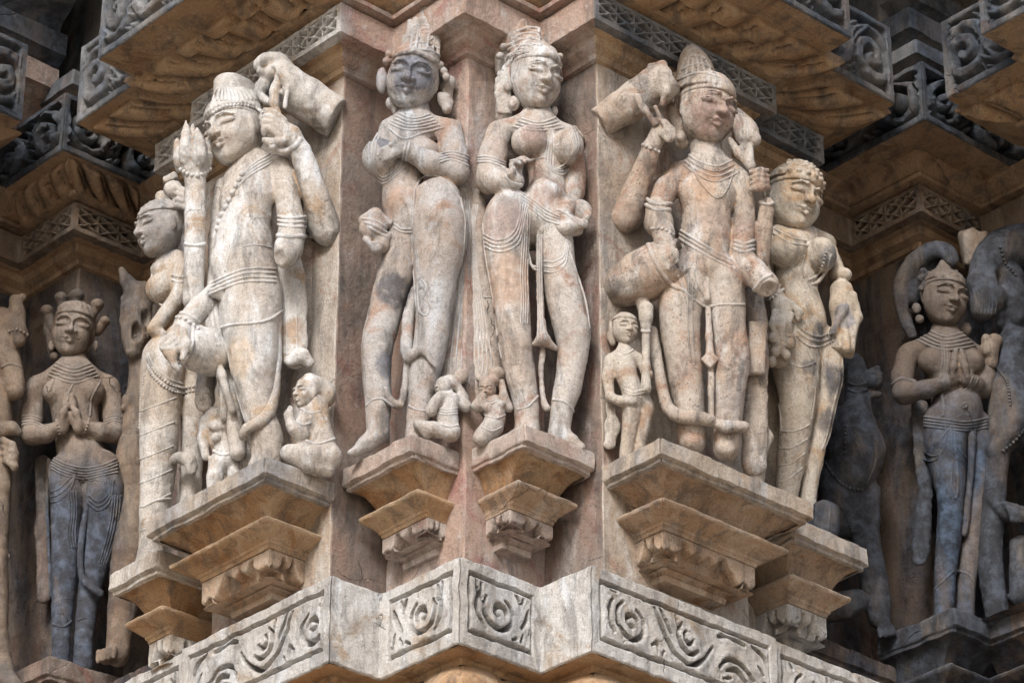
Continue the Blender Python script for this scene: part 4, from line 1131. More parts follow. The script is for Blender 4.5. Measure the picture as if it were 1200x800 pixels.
    F.part('backing', mat=M['rosy']); F.limb([(557, 232, -10, 12), (560, 300, -12, 13), (567, 380, -14, 17), (574, 470, -16, 20)], k=4, flat=((0, 0, 1), .5))
    for i in range(5): F.line('backing_fold', [(560-i*2.6, 240), (556-i*.6, 280), (560-i*1.4, 320), (568-i*3, 370), (576-i*5, 420), (574-i*5, 440)], .9)
    return F.build()

def fig_dev(kind):
    if kind == 'a':
        F = Fig('kneeling_figure', 'small kneeling figure facing left at the feet of the crossed arms statue', 'statuette', (522, 514), -.02, M['rosy'], group='small attendants at the feet', h=.0024, noise=.0009)
        F.limb([(526, 474, 4, 11), (524, 490, 4, 11.5), (528, 505, 4, 12)], k=4)
        F.limb([(528, 508, 6, 10), (508, 503, 10, 8.5), (490, 498, 12, 6)], k=4); F.limb([(492, 499, 12, 6), (500, 510, 8, 5)], k=3)
        F.limb([(531, 467, 6, 7.5), (520, 464, 10, 7), (508, 474, 14, 6), (505, 482, 14, 6)], k=3); F.limb([(505, 482, 14, 6), (511, 470, 16, 4.5), (515, 462, 16, 4)], k=3)
        F.limb([(536, 470, 0, 7), (545, 476, -2, 6), (540, 462, 0, 5)], k=3)
        F.limb([(526, 468, 4, 7), (524, 458, 4, 7)], k=3)
        F.head(520, 453, 8, 26, yaw=-50, pitch=5, h=.0014)
        F.part('hair'); F.ball(526, 449, 2, 12, 10, 10, k=3); F.ball(541, 441, -4, 9, 8, 10, k=4); F.limb([(530, 446, 0, 7), (544, 466, -4, 6)], k=4)
        F.part('cap'); 
        for i in range(3): F.line('sash', [(514, 478+i*3), (524, 480+i*3), (536, 478+i*3)], 1)
        F.line('sash', [(516, 497), (526, 500), (537, 498)], 1.2); F.line('drapery_hem', [(520, 497), (532, 504), (534, 516)], 1)
    else:
        F = Fig('kneeling_figure', 'small crouching figure with big hair bun at the feet of the draped middle statue', 'statuette', (576, 514), -.01, M['rosy'], group='small attendants at the feet', h=.0024, noise=.0009)
        F.limb([(578, 472, 4, 11), (580, 484, 4, 12), (578, 500, 2, 12.5), (566, 512, 4, 11)], k=5)
        F.ball(572, 477, 13, 6.5, 6, 6.5, k=3); F.ball(586, 474, 11, 6.5, 6, 6.5, k=3)
        F.limb([(568, 468, 4, 7), (560, 476, 8, 6.5), (566, 464, 14, 5)], k=3); F.limb([(590, 468, 2, 6.5), (596, 478, 4, 5.5), (590, 462, 4, 5), (588, 448, 0, 4.5)], k=3)
        F.limb([(574, 500, 6, 10), (562, 514, 8, 8)], k=4)
        F.head(571, 456, 8, 29, yaw=-12, pitch=25, h=.0014)
        F.part('hair'); F.ball(573, 448, 3, 13, 11, 8, k=3); F.ball(582, 438, 0, 11, 9, 9, k=3); F.limb([(562, 444, -4, 5), (560, 440, -6, 4)], k=3)
        F.line('sash', [(568, 486), (580, 490), (592, 486)], 1); F.line('sash', [(564, 500), (576, 505), (588, 500)], 1.1)
        for i in range(2): F.line('necklace', [(566+i, 466+i*3), (574, 470+i*3), (584, 466+i*3)], .9)
    return F.build()
if want('A'): fig_A()
if want('B'): fig_B()
if want('dev'): fig_dev('a'); fig_dev('b')
def fig_C():
    F = Fig('deity_statue', 'big pitted four armed male statue with tall pointed cap and two lotus buds', 'statue', (835, 530), .06, M['C'], group='large statues on the pedestals', noise=.0016)
    F.limb([(830, 205, -4, 30), (828, 225, -2, 32), (828, 255, 0, 30), (826, 285, 0, 31), (826, 318, 0, 33)], k=8)
    F.limb([(799, 203, -6, 15), (832, 196, -6, 18), (867, 209, -6, 15)], k=10); F.limb([(829, 200, -6, 21), (828, 172, -4, 20)], k=8)
    F.ball(829, 288, 15, 22, 15, 17, k=14); F.ball(815, 226, 12, 17, 14, 16, k=14); F.ball(846, 229, 12, 16, 14, 16, k=14)
    # raised arm with the lotus on the left
    F.limb([(797, 204, -10, 14), (766, 228, -16, 15), (735, 256, -4, 17.5)], k=5)
    F.limb([(733, 257, -2, 18), (744, 226, 10, 15.5), (757, 192, 20, 13), (764, 172, 24, 10.5)], k=3)
    F.ball(775, 152, 26, 12, 11, 14, rot=20, k=4); F.limb([(763, 174, 24, 10.5), (772, 156, 27, 11)], k=3)
    for i in range(4): F.limb([(768+i*4, 141+i*2, 34-i, 3.6), (777+i*4, 143+i*3, 40-i, 3.6), (781+i*2.5, 152+i*3, 40-i, 3.4), (775+i*2.5, 158+i*2, 38, 3)], k=1.2)
    # lower left arm resting in the jar
    F.limb([(797, 206, 0, 14), (781, 222, 8, 14.5), (772, 244, 14, 15)], k=4); F.limb([(771, 246, 14, 15.5), (772, 262, 22, 16.5), (778, 274, 32, 14)], k=3); F.limb([(777, 272, 32, 13), (779, 288, 40, 12), (786, 304, 42, 8)], k=4)
    for i in range(4): F.limb([(774+i*4.2, 288-i, 47, 3.6), (778+i*4.2, 302-i*2, 50, 3.5), (783+i*3.6, 315-i*3, 47, 3.1)], k=1.2)
    # right arms
    F.limb([(868, 212, 0, 14), (872, 240, 4, 13), (872, 270, 6, 13), (868, 296, 8, 14)], k=4); F.limb([(868, 300, 10, 15), (882, 318, 22, 16), (897, 333, 36, 15.5)], k=4)
    F.ball(903, 342, 46, 13, 12, 13, k=1.5, mode='sub')
    F.limb([(866, 215, -12, 12), (882, 270, -18, 12), (890, 306, -8, 11.5)], k=3); F.limb([(890, 306, -6, 11.5), (895, 270, 2, 10.5), (899, 240, 8, 9)], k=3)
    F.ball(889, 212, 16, 12, 11, 13, k=3)
    for i in range(4): F.limb([(899, 200+i*6.5, 18, 3.6), (891, 200+i*6.5, 27, 3.7), (881, 202+i*6.5, 25, 3.4)], k=1)
    # legs
    F.limb([(806, 325, 4, 29), (799, 350, 8, 27), (797, 385, 8, 24), (802, 430, 6, 21), (805, 455, 6, 19.5), (809, 490, 4, 17), (812, 519, 2, 16)], k=4)
    F.limb([(846, 328, 4, 27), (850, 352, 6, 24), (854, 385, 6, 20.5), (859, 420, 6, 20.5), (857, 445, 4, 18.5), (854, 480, 2, 17), (851, 526, 0, 15.5)], k=4)
    F.limb([(812, 514, 4, 15), (812, 519, 10, 10)], k=6); F.limb([(851, 520, 2, 14), (852, 527, 8, 10)], k=6)
    # short pointed skirt
    F.limb([(797, 312, 6, 22), (826, 318, 12, 26), (857, 322, 6, 20)], k=6)
    F.limb([(806, 330, 14, 22), (824, 343, 16, 14), (828, 352, 18, 8)], k=6); F.limb([(848, 332, 12, 23), (852, 344, 11, 17.5)], k=6)
    F.head(827, 132, 4, 95, yaw=33, pitch=15, roll=5)
    F.part('cap'); F.cap(.27, r=(.375, .475, .42)); F.band(.24, .034, drop=.06); F.band(.32, .026, drop=.06, out=.01)
    F.limb([(818, 100, -8, 25), (815, 84, -12, 23), (812, 70, -12, 17), (811, 60, -12, 9)], k=5)
    for i in range(3): F.line('cap_band', [(794+i*4, 94-i*11), (810, 88-i*11), (826-i*3, 86-i*10), (839-i*6, 90-i*10)], 2.0, lift=.3)
    for i in range(6): F.line('cap_rib', [(797+i*7.4, 88-abs(i-2)*.5), (800+i*6, 78), (803+i*4.6, 68)], 1.5, lift=.2)
    for i in range(2): F.line('cap_band', [(796+i*3, 90-i*11), (810, 84-i*11), (827-i*3, 82-i*10), (838-i*6, 86-i*10)], 1.4, bead=1)
    pass
    F.limb([(790, 92, -26, 9), (789, 118, -26, 9)], k=4, flat=((0, 0, 1), .6))
    F.part('hair'); F.limb([(789, 128, -10, 9), (796, 150, -8, 9), (800, 168, -8, 8)], k=4); F.ball(799, 146, 0, 6, 5, 8, k=3); F.ball(798, 160, 2, 6, 5, 7, k=3)
    # lotus buds
    F.part('lotus', noise=.0042); F.limb([(690, 152, 8, 19), (730, 126, 12, 22), (772, 99, 18, 26)], k=1); F.box(690, 152, 8, 14, 50, 50, rot=-33, rnd=1, k=2, mode='sub'); F.box(742, 158, 10, 46, 60, 15, rot=-33, rnd=1, k=2, mode='sub'); F.ball(789, 90, 22, 13, 15, 23, rot=30, k=2, mode='sub')
    F.limb([(762, 78, 26, 5), (776, 76, 26, 5), (782, 86, 30, 4)], k=3); F.limb([(779, 96, 34, 4), (781, 108, 34, 5), (776, 122, 30, 4)], k=3)
    F.limb([(748, 117, 40, 6), (756, 130, 40, 5), (768, 145, 38, 4.6)], k=2); F.ball(748, 114, 42, 6.5, 6, 6.5, k=1.5); F.limb([(768, 126, 34, 4), (773, 140, 34, 4)], k=2)
    F.part('lotus', new=True); F.limb([(860, 128, 2, 5), (866, 140, 6, 11), (873, 152, 10, 15.5), (876, 162, 10, 15)], k=3); F.ball(884, 164, 14, 9, 9, 9, k=3)
    F.limb([(855, 164, 12, 4.5), (866, 180, 14, 5), (880, 194, 16, 6)], k=2); F.limb([(878, 170, 14, 5), (880, 196, 18, 5)], k=2); F.limb([(872, 166, 14, 4), (870, 182, 16, 4)], k=2)
    for i in range(2): F.line('lotus_petal', [(862+i*6, 134), (868+i*7, 148), (868+i*9, 164)], 1.2)
    # jar under the hand
    F.part('jar'); F.limb([(733, 334, 12, 26), (748, 326, 16, 31), (768, 316, 20, 32), (784, 309, 24, 31)], k=3); F.ball(798, 302, 34, 15, 22, 27, rot=22, k=2, mode='sub')
    F.line('jar_rim', [(760, 287), (765, 300), (775, 319), (788, 334), (802, 341)], 2.6)
    F.part('stem'); F.limb([(752, 352, 14, 9), (757, 366, 16, 8), (758, 384, 18, 6)], k=3)
    # long garland, sash, hems
    F.part('garland'); F.limb([(764, 388, 14, 7), (769, 420, 16, 7), (776, 455, 18, 7), (783, 478, 20, 7.5), (798, 488, 26, 7.5), (815, 489, 28, 7.5), (832, 492, 26, 7)], k=2); F.limb([(834, 494, 22, 6), (850, 500, 24, 6.5), (873, 500, 16, 6)], k=2); F.ball(832, 492, 26, 7, 6, 6, k=2)
    F.part('sash'); F.limb([(829, 312, 28, 4.5), (829, 350, 26, 4.5)], k=2); F.limb([(830, 362, 20, 3.4), (831, 395, 16, 3.4), (832, 412, 14, 5)], k=2); F.box(832, 422, 14, 8.5, 4, 8.5, rot=45, rnd=2); F.limb([(833, 434, 8, 4), (834, 490, 8, 4.5)], k=2)
    F.part('sash', new=True); F.box(887, 408, -14, 11, 4, 36, rot=4, rnd=3)
    F.part('backing'); F.limb([(880, 350, -34, 16), (886, 410, -30, 15), (885, 480, -32, 15), (884, 545, -34, 15)], k=4, flat=((0, 0, 1), .5))
    for r in range(4): F.line('necklace', [(803-r*2, 178+r*4), (820, 190+r*5.5), (840, 195+r*6), (858+r*2, 188+r*5)], 1.2, bead=1 if r % 2 else 0)
    F.line('necklace', [(808, 190), (822, 216), (840, 232), (852, 222), (860, 198)], 1.5, bead=1)
    for r in range(3): F.line('girdle', [(793, 267+r*5), (812, 279+r*5.5), (836, 294+r*5), (857, 305+r*4.5)], 1.5, bead=1 if r == 1 else 0)
    for r in range(2): F.line('bead_string', [(807+r*5, 330), (806+r*5, 360), (807+r*5, 395), (809+r*5, 424)], 1.3, bead=1)
    F.line('skirt_hem', [(794, 322), (802, 340), (814, 352), (827, 359), (846, 357), (872, 357)], 1.6)
    for r in range(3): F.line('skirt_pattern', [(800+r*7, 312+r*2), (803+r*6, 326), (812+r*5, 342)], 1.1, bead=1)
    for r in range(2): F.line('armlet', [(757, 233+r*7), (770, 240+r*7), (787, 239+r*7)], 2.2)
    for r in range(3): F.line('armlet', [(861, 282+r*5), (872, 286+r*5), (884, 282+r*5)], 1.9)
    F.line('bracelet', [(746, 166), (758, 172), (772, 178)], 2.6, bead=1); F.line('bracelet', [(764, 268), (776, 268), (789, 275)], 2.4, bead=1); F.line('bracelet', [(889, 236), (899, 240), (908, 237)], 2.2)
    F.line('bracelet', [(884, 340), (893, 328), (904, 322)], 2)
    return F.build()

def fig_club():
    F = Fig('attendant_figure', 'small standing attendant holding a club beside the pitted male statue', 'statuette', (738, 534), .03, M['pitted'], group='small attendants at the feet', h=.0024, noise=.0009)
    F.limb([(731, 424, 10, 14), (734, 440, 12, 13), (740, 455, 12, 12.5), (744, 468, 12, 14)], k=5); F.limb([(717, 420, 8, 7), (732, 414, 8, 9), (749, 421, 8, 7)], k=6); F.limb([(731, 412, 8, 8), (731, 402, 8, 7)], k=4)
    F.limb([(714, 422, 10, 7), (712, 444, 12, 6.5), (715, 464, 16, 6)], k=3); F.limb([(716, 466, 16, 6), (728, 470, 24, 5), (738, 470, 27, 4.5)], k=3); F.ball(741, 471, 27, 6, 4, 4.5, k=2)
    F.limb([(750, 424, 8, 6), (757, 436, 10, 5), (760, 440, 18, 5)], k=3); F.ball(760, 438, 20, 6, 5, 5, k=2)
    F.limb([(739, 470, 14, 12), (740, 485, 14, 11), (737, 508, 13, 8.5), (733, 536, 12, 7.5)], k=3); F.limb([(752, 468, 8, 11), (757, 480, 8, 9.5), (753, 502, 8, 7.5), (748, 532, 8, 6)], k=3)
    F.head(732, 386, 10, 42, yaw=22, pitch=12, h=.0013)
    F.part('hair'); F.cap(.26, r=(.37, .47, .38), c=(0, -.08, .14)); F.limb([(719, 380, 2, 6), (717, 396, 0, 6)], k=4); F.ball(718, 400, 2, 4.5, 4, 6, k=2)
    F.part('club'); F.limb([(757, 362, 18, 9), (757, 372, 18, 7), (757, 384, 18, 6)], k=3); F.limb([(757, 384, 18, 5), (757, 430, 22, 4.6), (757, 455, 24, 6.5)], k=2); F.line('club_ring', [(750, 386), (757, 389), (765, 386)], 2)
    F.part('sash'); F.limb([(716, 474, 4, 6), (718, 500, 4, 7), (714, 520, 6, 8)], k=3, flat=((0, 0, 1), .5))
    F.line('girdle', [(732, 456), (742, 460), (756, 456)], 1.5); F.line('girdle', [(732, 459), (742, 463), (756, 459)], 1.2); F.line('necklace', [(724, 410), (733, 415), (742, 410)], 1)
    F.build()
    F = Fig('attendant_figure', 'small worn attendant with a broken head beside the pitted male statue', 'statuette', (884, 556), .15, M['pitted'], group='small attendants at the feet', h=.0024, noise=.0012)
    F.limb([(883, 497, 6, 11.5), (887, 508, 6, 13), (886, 530, 6, 13.5), (883, 566, 4, 13)], k=5); F.limb([(880, 494, 6, 8), (878, 484, 8, 7.5), (878, 480, 8, 7)], k=4); F.limb([(873, 490, 12, 4), (870, 480, 12, 3.4), (872, 474, 12, 3)], k=2); F.limb([(894, 500, 6, 6), (900, 512, 6, 6), (897, 524, 8, 5)], k=3)
    F.line('girdle', [(873, 515), (884, 519), (897, 514)], 1.6); F.ball(884, 521, 19, 3, 2, 3, k=1)
    F.build()

def fig_D():
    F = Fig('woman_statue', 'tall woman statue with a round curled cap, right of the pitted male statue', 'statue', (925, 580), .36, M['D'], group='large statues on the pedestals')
    F.limb([(930, 290, -6, 28), (933, 318, -4, 26), (935, 345, -2, 25), (937, 370, 0, 31), (938, 398, 0, 33)], k=8)
    F.limb([(905, 284, -6, 18), (932, 272, -10, 18), (968, 286, -12, 13)], k=10); F.limb([(930, 282, -8, 19), (928, 258, -6, 18)], k=7)
    F.ball(922, 293, 21, 24, 20, 23, k=3); F.ball(962, 299, 15, 19, 18, 23, k=3); F.ball(950, 372, 20, 14, 10, 15, k=14)
    F.limb([(899, 290, -4, 14), (892, 320, 2, 12), (896, 338, 12, 11)], k=4); F.limb([(896, 338, 14, 11), (908, 346, 24, 10.5)], k=3)
    F.limb([(908, 346, 30, 10.5), (916, 358, 38, 11)], k=3); F.ball(918, 361, 38, 15, 10, 14, rot=20, k=3)
    for i in range(4): F.limb([(908+i*6, 366+i, 46, 4.2), (905+i*6.5, 380+i*1.5, 54, 4), (910+i*6, 394, 52, 3.6)], k=1.2)
    F.limb([(929, 356, 44, 4.5), (937, 366, 46, 3.8), (935, 374, 46, 3)], k=2)
    F.limb([(972, 296, -10, 11), (982, 322, -4, 9), (989, 322, 4, 9)], k=3)
    F.limb([(928, 400, 6, 33), (932, 425, 10, 29), (934, 460, 10, 23), (933, 490, 9, 20.5), (929, 530, 6, 18), (924, 562, 4, 15), (920, 598, 2, 13)], k=4)
    F.limb([(962, 400, -4, 21), (972, 430, -6, 17), (968, 465, -6, 13.5), (962, 500, -7, 11.5), (951, 555, -8, 10.5), (945, 600, -8, 10)], k=4)
    F.head(929, 236, 6, 88, yaw=36, pitch=14, roll=7)
    F.part('cap'); F.cap(.25, r=(.38, .475, .40), c=(0, -.06, .19)); F.band(.23, .036, drop=.05, out=.01)
    for r in range(4):
        for i in range(9):
            t = math.radians(-75+150*(i+.5*(r % 2))/8); e = .30+.32*r
            F.ell_t = None
            q = F.headT((.385*math.cos(e)*math.sin(t), -.06+.48*math.cos(e)*math.cos(t), .19+.41*math.sin(e)))
            F.F.ell(q, np.array([.042, .042, .036])*F.headU, F.headR, .01*F.headU)
    F.part('bundle'); F.limb([(914, 384, 36, 13), (915, 402, 36, 17), (914, 418, 32, 14)], k=4)
    for x, y in ((906, 396), (918, 392), (926, 402), (909, 412), (921, 416), (904, 424), (914, 406)): F.ball(x, y, 50, 6.5, 6, 7, k=2)
    F.part('monkey'); F.ball(989, 322, 6, 9.5, 9, 8, k=3); F.limb([(986, 340, 0, 14), (988, 360, 2, 16), (990, 382, 2, 15)], k=4); F.box(988, 398, 4, 15, 12, 19, rot=8, rnd=4, k=4)
    F.limb([(990, 344, 14, 5), (988, 364, 18, 5), (976, 390, 18, 5)], k=3); F.limb([(1000, 346, 6, 5), (1005, 372, 6, 5), (998, 392, 14, 5)], k=3); F.limb([(990, 384, 16, 5), (992, 408, 18, 5)], k=3)
    F.line('breast_band', [(942, 300), (940, 314), (942, 324)], 1.6, bead=1); F.line('breast_band', [(948, 328), (956, 324), (964, 312), (968, 296)], 2.0, bead=1); F.line('breast_band', [(950, 334), (959, 330), (969, 315), (974, 298)], 1.6)
    F.line('necklace', [(908, 268), (926, 278), (944, 282)], 1.6, bead=1); F.line('necklace', [(906, 273), (925, 284), (946, 288)], 1.2)
    F.line('necklace', [(946, 330), (952, 344), (956, 356)], 1.3, bead=1)
    for r in range(3): F.line('girdle', [(934, 380+r*7), (946, 390+r*7), (960, 394+r*6), (976, 390+r*5)], 1.8, bead=1 if r != 1 else 0)
    F.line('girdle', [(926, 426), (940, 430), (956, 424)], 1.2)
    for r in range(3): F.line('bead_string', [(947+r*5, 410), (953+r*4.5, 430), (955+r*3.5, 460), (951+r*3, 490)], 1.4, bead=1)
    for r in range(2): F.line('bead_string', [(983+r*4, 420), (984+r*3, 445), (978+r*3, 470), (969+r*3, 510), (964+r*2, 525)], 1.5, bead=1, new=True)
    for r in range(4): F.line('skirt_fold', [(916-r*2, 505+r*20), (932-r*3, 505+r*19), (949-r*3, 497+r*17)], 1.0)
    F.line('skirt_fold', [(905, 452), (914, 480), (916, 508)], 1.1); F.line('bracelet', [(900, 352), (910, 346), (918, 339)], 2.4, bead=1); F.line('bracelet', [(897, 346), (906, 341), (914, 335)], 2)
    F.part('backing'); F.limb([(900, 430, -24, 12), (905, 480, -24, 12), (902, 560, -24, 14)], k=4, flat=((0, 0, 1), .5))
    F.part('paw', mat=M['dark_fig']); F.limb([(948, 612, -14, 15), (966, 604, -6, 17), (968, 618, -6, 16)], k=4)
    for r in range(3): F.line('fold', [(956+r*8, 590+r*2), (956+r*8, 606), (954+r*8, 622)], 1.4, mat=M['dark_fig'])
    return F.build()

def fig_E():
    F = Fig('deity_statue', 'big pale male statue with ribbed cap and raised hand beside a thick staff', 'statue', (300, 535), .08, M['E'], group='large statues on the pedestals')
    F.limb([(297, 205, -2, 29), (292, 228, 0, 31), (288, 255, 0, 31.5), (286, 292, 2, 36), (288, 325, 2, 39), (292, 345, 2, 39)], k=8)
    F.limb([(278, 212, -4, 17), (300, 198, -8, 20), (327, 196, -8, 15)], k=10); F.limb([(298, 204, -6, 22), (284, 176, -4, 21)], k=8)
    F.ball(276, 232, 10, 17, 15, 16, k=14); F.ball(304, 228, 12, 17, 14, 16, k=14); F.ball(272, 306, 16, 24, 15, 19, k=14)
    # far upper arm with the raised hand
    F.limb([(328, 200, -14, 15), (352, 236, -22, 17), (382, 270, -8, 18)], k=4); F.limb([(384, 272, -6, 18), (375, 246, 4, 17), (364, 212, 14, 15.5), (353, 180, 22, 13.5)], k=3)
    F.limb([(352, 176, 23, 12), (340, 160, 26, 13), (330, 152, 28, 12)], k=4)
    for i in range(4): F.limb([(333-i*2.5, 142+i*5.5, 34+i, 4.6), (322-i*2, 133+i*6, 38+i, 4.3), (311-i*.5, 130+i*7, 38+i, 4), (306+i*1.2, 138+i*6.5, 36+i, 3.4)], k=1.2)
    F.limb([(330, 166, 34, 5.4), (318, 168, 38, 5), (310, 164, 40, 4)], k=2)
    # near upper arm ending in a break
    F.limb([(326, 196, 2, 16), (333, 216, 8, 15.5), (338, 240, 14, 15), (342, 262, 18, 16.5)], k=5); F.limb([(342, 270, 20, 17), (338, 292, 32, 16), (335, 300, 40, 15)], k=3); F.ball(322, 305, 58, 14, 18, 20, k=1.5, mode='sub')
    # lower hand in the jar at left
    F.limb([(264, 220, -16, 14), (258, 280, -16, 14), (256, 340, -4, 14)], k=4); F.limb([(256, 342, 0, 14), (236, 360, 14, 14), (217, 378, 26, 13)], k=3); F.limb([(218, 380, 26, 13), (208, 396, 32, 14), (203, 412, 32, 12)], k=4)
    for i in range(4): F.limb([(204+i*3, 392+i*5, 44, 5), (194+i*3, 398+i*6, 42, 4.8), (191+i*4.5, 408+i*6.5, 38, 4.2), (197+i*4, 414+i*6, 36, 3.4)], k=1.2)
    F.limb([(214, 388, 46, 5), (219, 404, 48, 5), (214, 420, 46, 4)], k=2)
    # legs
    F.limb([(293, 350, 6, 38), (293, 375, 8, 36), (296, 410, 8, 31), (299, 445, 8, 25), (302, 475, 7, 20), (307, 495, 6, 19), (312, 515, 4, 20), (314, 545, 2, 18)], k=4)
    F.limb([(268, 380, -20, 18), (266, 430, -18, 13), (273, 480, -16, 11), (279, 530, -14, 10)], k=4)
    F.limb([(313, 535, 4, 16), (300, 546, 18, 10)], k=6)
    F.head(276, 158, 4, 93, yaw=-42, pitch=12, roll=-9)
    F.part('cap'); F.cap(.27, r=(.37, .47, .42), c=(0, -.06, .17), ribs=22, rr=.018); F.band(.25, .030, drop=.05); F.band(.31, .026, drop=.05, out=.012)
    F.limb([(281, 126, -4, 29), (275, 112, -4, 26), (267, 103, -4, 19), (262, 99, -4, 13)], k=5)
    for i in range(11): F.line('cap_rib', [(250+i*5, 119-abs(i-4)*.3), (252+i*4.2, 111-abs(i-4)*.3), (256+i*2.8, 103)], 1.5, lift=.25)
    F.line('headband', [(250, 132), (262, 125), (280, 123), (298, 126), (308, 132)], 2.4, bead=1)
    F.part('lotus', noise=.0042); F.limb([(330, 100, 10, 28), (400, 141, -4, 26)], k=1); F.box(409, 146, -4, 17, 44, 44, rot=31, rnd=1, k=2, mode='sub'); F.ball(316, 99, 24, 14, 26, 27, rot=-10, k=2.5, mode='sub')
    F.limb([(303, 76, 16, 8), (312, 70, 18, 8.5), (324, 70, 18, 9), (334, 78, 14, 10)], k=5); F.limb([(304, 84, 20, 4.5), (314, 86, 22, 5.5), (326, 82, 22, 6)], k=4)
    F.limb([(334, 80, 22, 8), (328, 94, 26, 7), (321, 108, 28, 7), (321, 124, 28, 6.5), (326, 136, 26, 5)], k=3); F.limb([(342, 80, 26, 4), (338, 102, 30, 4), (334, 126, 28, 4)], k=2)
    F.limb([(314, 94, 12, 6), (306, 104, 12, 9), (305, 112, 12, 7), (314, 120, 14, 6)], k=4)
    F.part('staff'); F.limb([(229, 200, 10, 13), (229, 250, 12, 13), (228, 300, 12, 12.5), (226, 352, 10, 12)], k=2)
    F.limb([(228, 198, 10, 17), (227, 184, 10, 17), (226, 172, 8, 12)], k=3)
    for x, y, d, tx, ty, r in ((219, 178, 24, 218, 142, 9), (234, 180, 26, 231, 150, 9.5), (243, 180, 14, 244, 156, 7), (210, 182, 14, 207, 163, 7), (226, 176, -2, 226, 146, 8)): F.limb([(x, y+16, d-8, r*.7), (x, y+4, d, r), ((x+tx)/2, (y+ty)/2-2, d-1, r*.75), (tx, ty, d-8, 1.6)], k=.8)
    F.line('staff_ring', [(212, 199), (220, 204), (230, 206), (240, 203), (246, 198)], 3, bead=1); F.line('staff_ring', [(215, 284), (222, 287), (232, 288), (242, 285)], 2)
    F.part('jar'); F.limb([(224, 402, 10, 25), (236, 410, 8, 27), (248, 418, 2, 24)], k=3); F.ball(206, 398, 26, 14, 26, 27, rot=20, k=2, mode='sub'); F.line('jar_rim', [(226, 382), (226, 398), (221, 414), (210, 430)], 2)
    F.part('stem'); F.limb([(262, 436, -6, 7), (263, 455, -8, 6), (262, 490, -10, 5)], k=3)
    F.part('sash'); F.limb([(337, 300, -6, 16), (342, 340, -8, 17), (344, 380, -8, 16), (346, 418, -6, 16)], k=3, flat=((0, 0, 1), .45)); F.limb([(340, 424, 0, 5), (352, 416, 4, 8), (362, 424, 0, 6)], k=3, flat=((0, 0, 1), .6)); F.ball(353, 430, 8, 8, 8, 9, k=2, mode='sub')
    F.part('garland'); F.limb([(322, 372, 10, 8), (322, 420, 6, 8), (320, 462, 10, 8), (314, 486, 20, 8), (302, 496, 26, 7), (290, 502, 24, 6), (285, 512, 16, 5)], k=2)
    F.part('sash', new=True); F.limb([(247, 356, 14, 8), (250, 380, 14, 9), (254, 404, 12, 9)], k=3, flat=((0, 0, 1), .5)); F.limb([(252, 408, 12, 5), (260, 440, 8, 5), (272, 480, 2, 5)], k=3)
    F.part('sash_knot'); F.limb([(249, 345, 24, 5), (257, 342, 26, 7), (262, 350, 24, 5)], k=3)
    F.part('backing', mat=M['wall_buff']); F.limb([(360, 290, -40, 22), (362, 360, -42, 24), (366, 440, -44, 26), (366, 520, -44, 26)], k=4, flat=((0, 0, 1), .4))
    for r in range(2): F.line('drapery_hem', [(330+r*12, 316), (334+r*12, 350), (336+r*12, 390), (336+r*12, 416)], 1.0)
    # ornaments
    for r in range(4): F.line('necklace', [(322-r*1, 178+r*4), (300-r*2, 190+r*5), (283-r*2, 206+r*5), (275-r*2, 220+r*5)], 1.35)
    F.line('hair_braid', [(284, 204), (274, 222), (266, 240), (258, 256), (255, 268)], 4.2, bead=1); F.line('sacred_cord', [(270, 237), (272, 258), (273, 280), (268, 300), (264, 318)], 1.2)
    F.line('belly_crease', [(284, 289), (300, 287), (318, 290)], 1.0)
    for r in range(4): F.line('girdle', [(245, 333+r*4), (266, 323+r*4.5), (290, 315+r*5), (323, 315+r*5)], 1.5, bead=1 if r == 2 else 0)
    F.line('skirt_hem', [(258, 384), (275, 380), (302, 378), (318, 373), (330, 364)], 1.6)
    for r in range(3): F.line('bead_string', [(244+r*5, 358), (248+r*5, 385), (254+r*4, 404)], 1.1, bead=1)
    F.line('bead_string', [(258, 384), (266, 410), (272, 440), (280, 470), (287, 492)], 1.3, bead=1)
    for r in range(3): F.line('armlet', [(322, 252+r*5), (338, 256+r*5), (358, 254+r*6)], 1.7)
    F.line('armlet', [(320, 275), (340, 278), (366, 276)], 2.4)
    F.line('bracelet', [(318, 171), (330, 178), (345, 173), (352, 163)], 3.4); F.line('bracelet', [(203, 371), (217, 374), (232, 385)], 2.6, bead=1); F.line('bracelet', [(206, 366), (220, 369), (235, 379)], 2)
    return F.build()

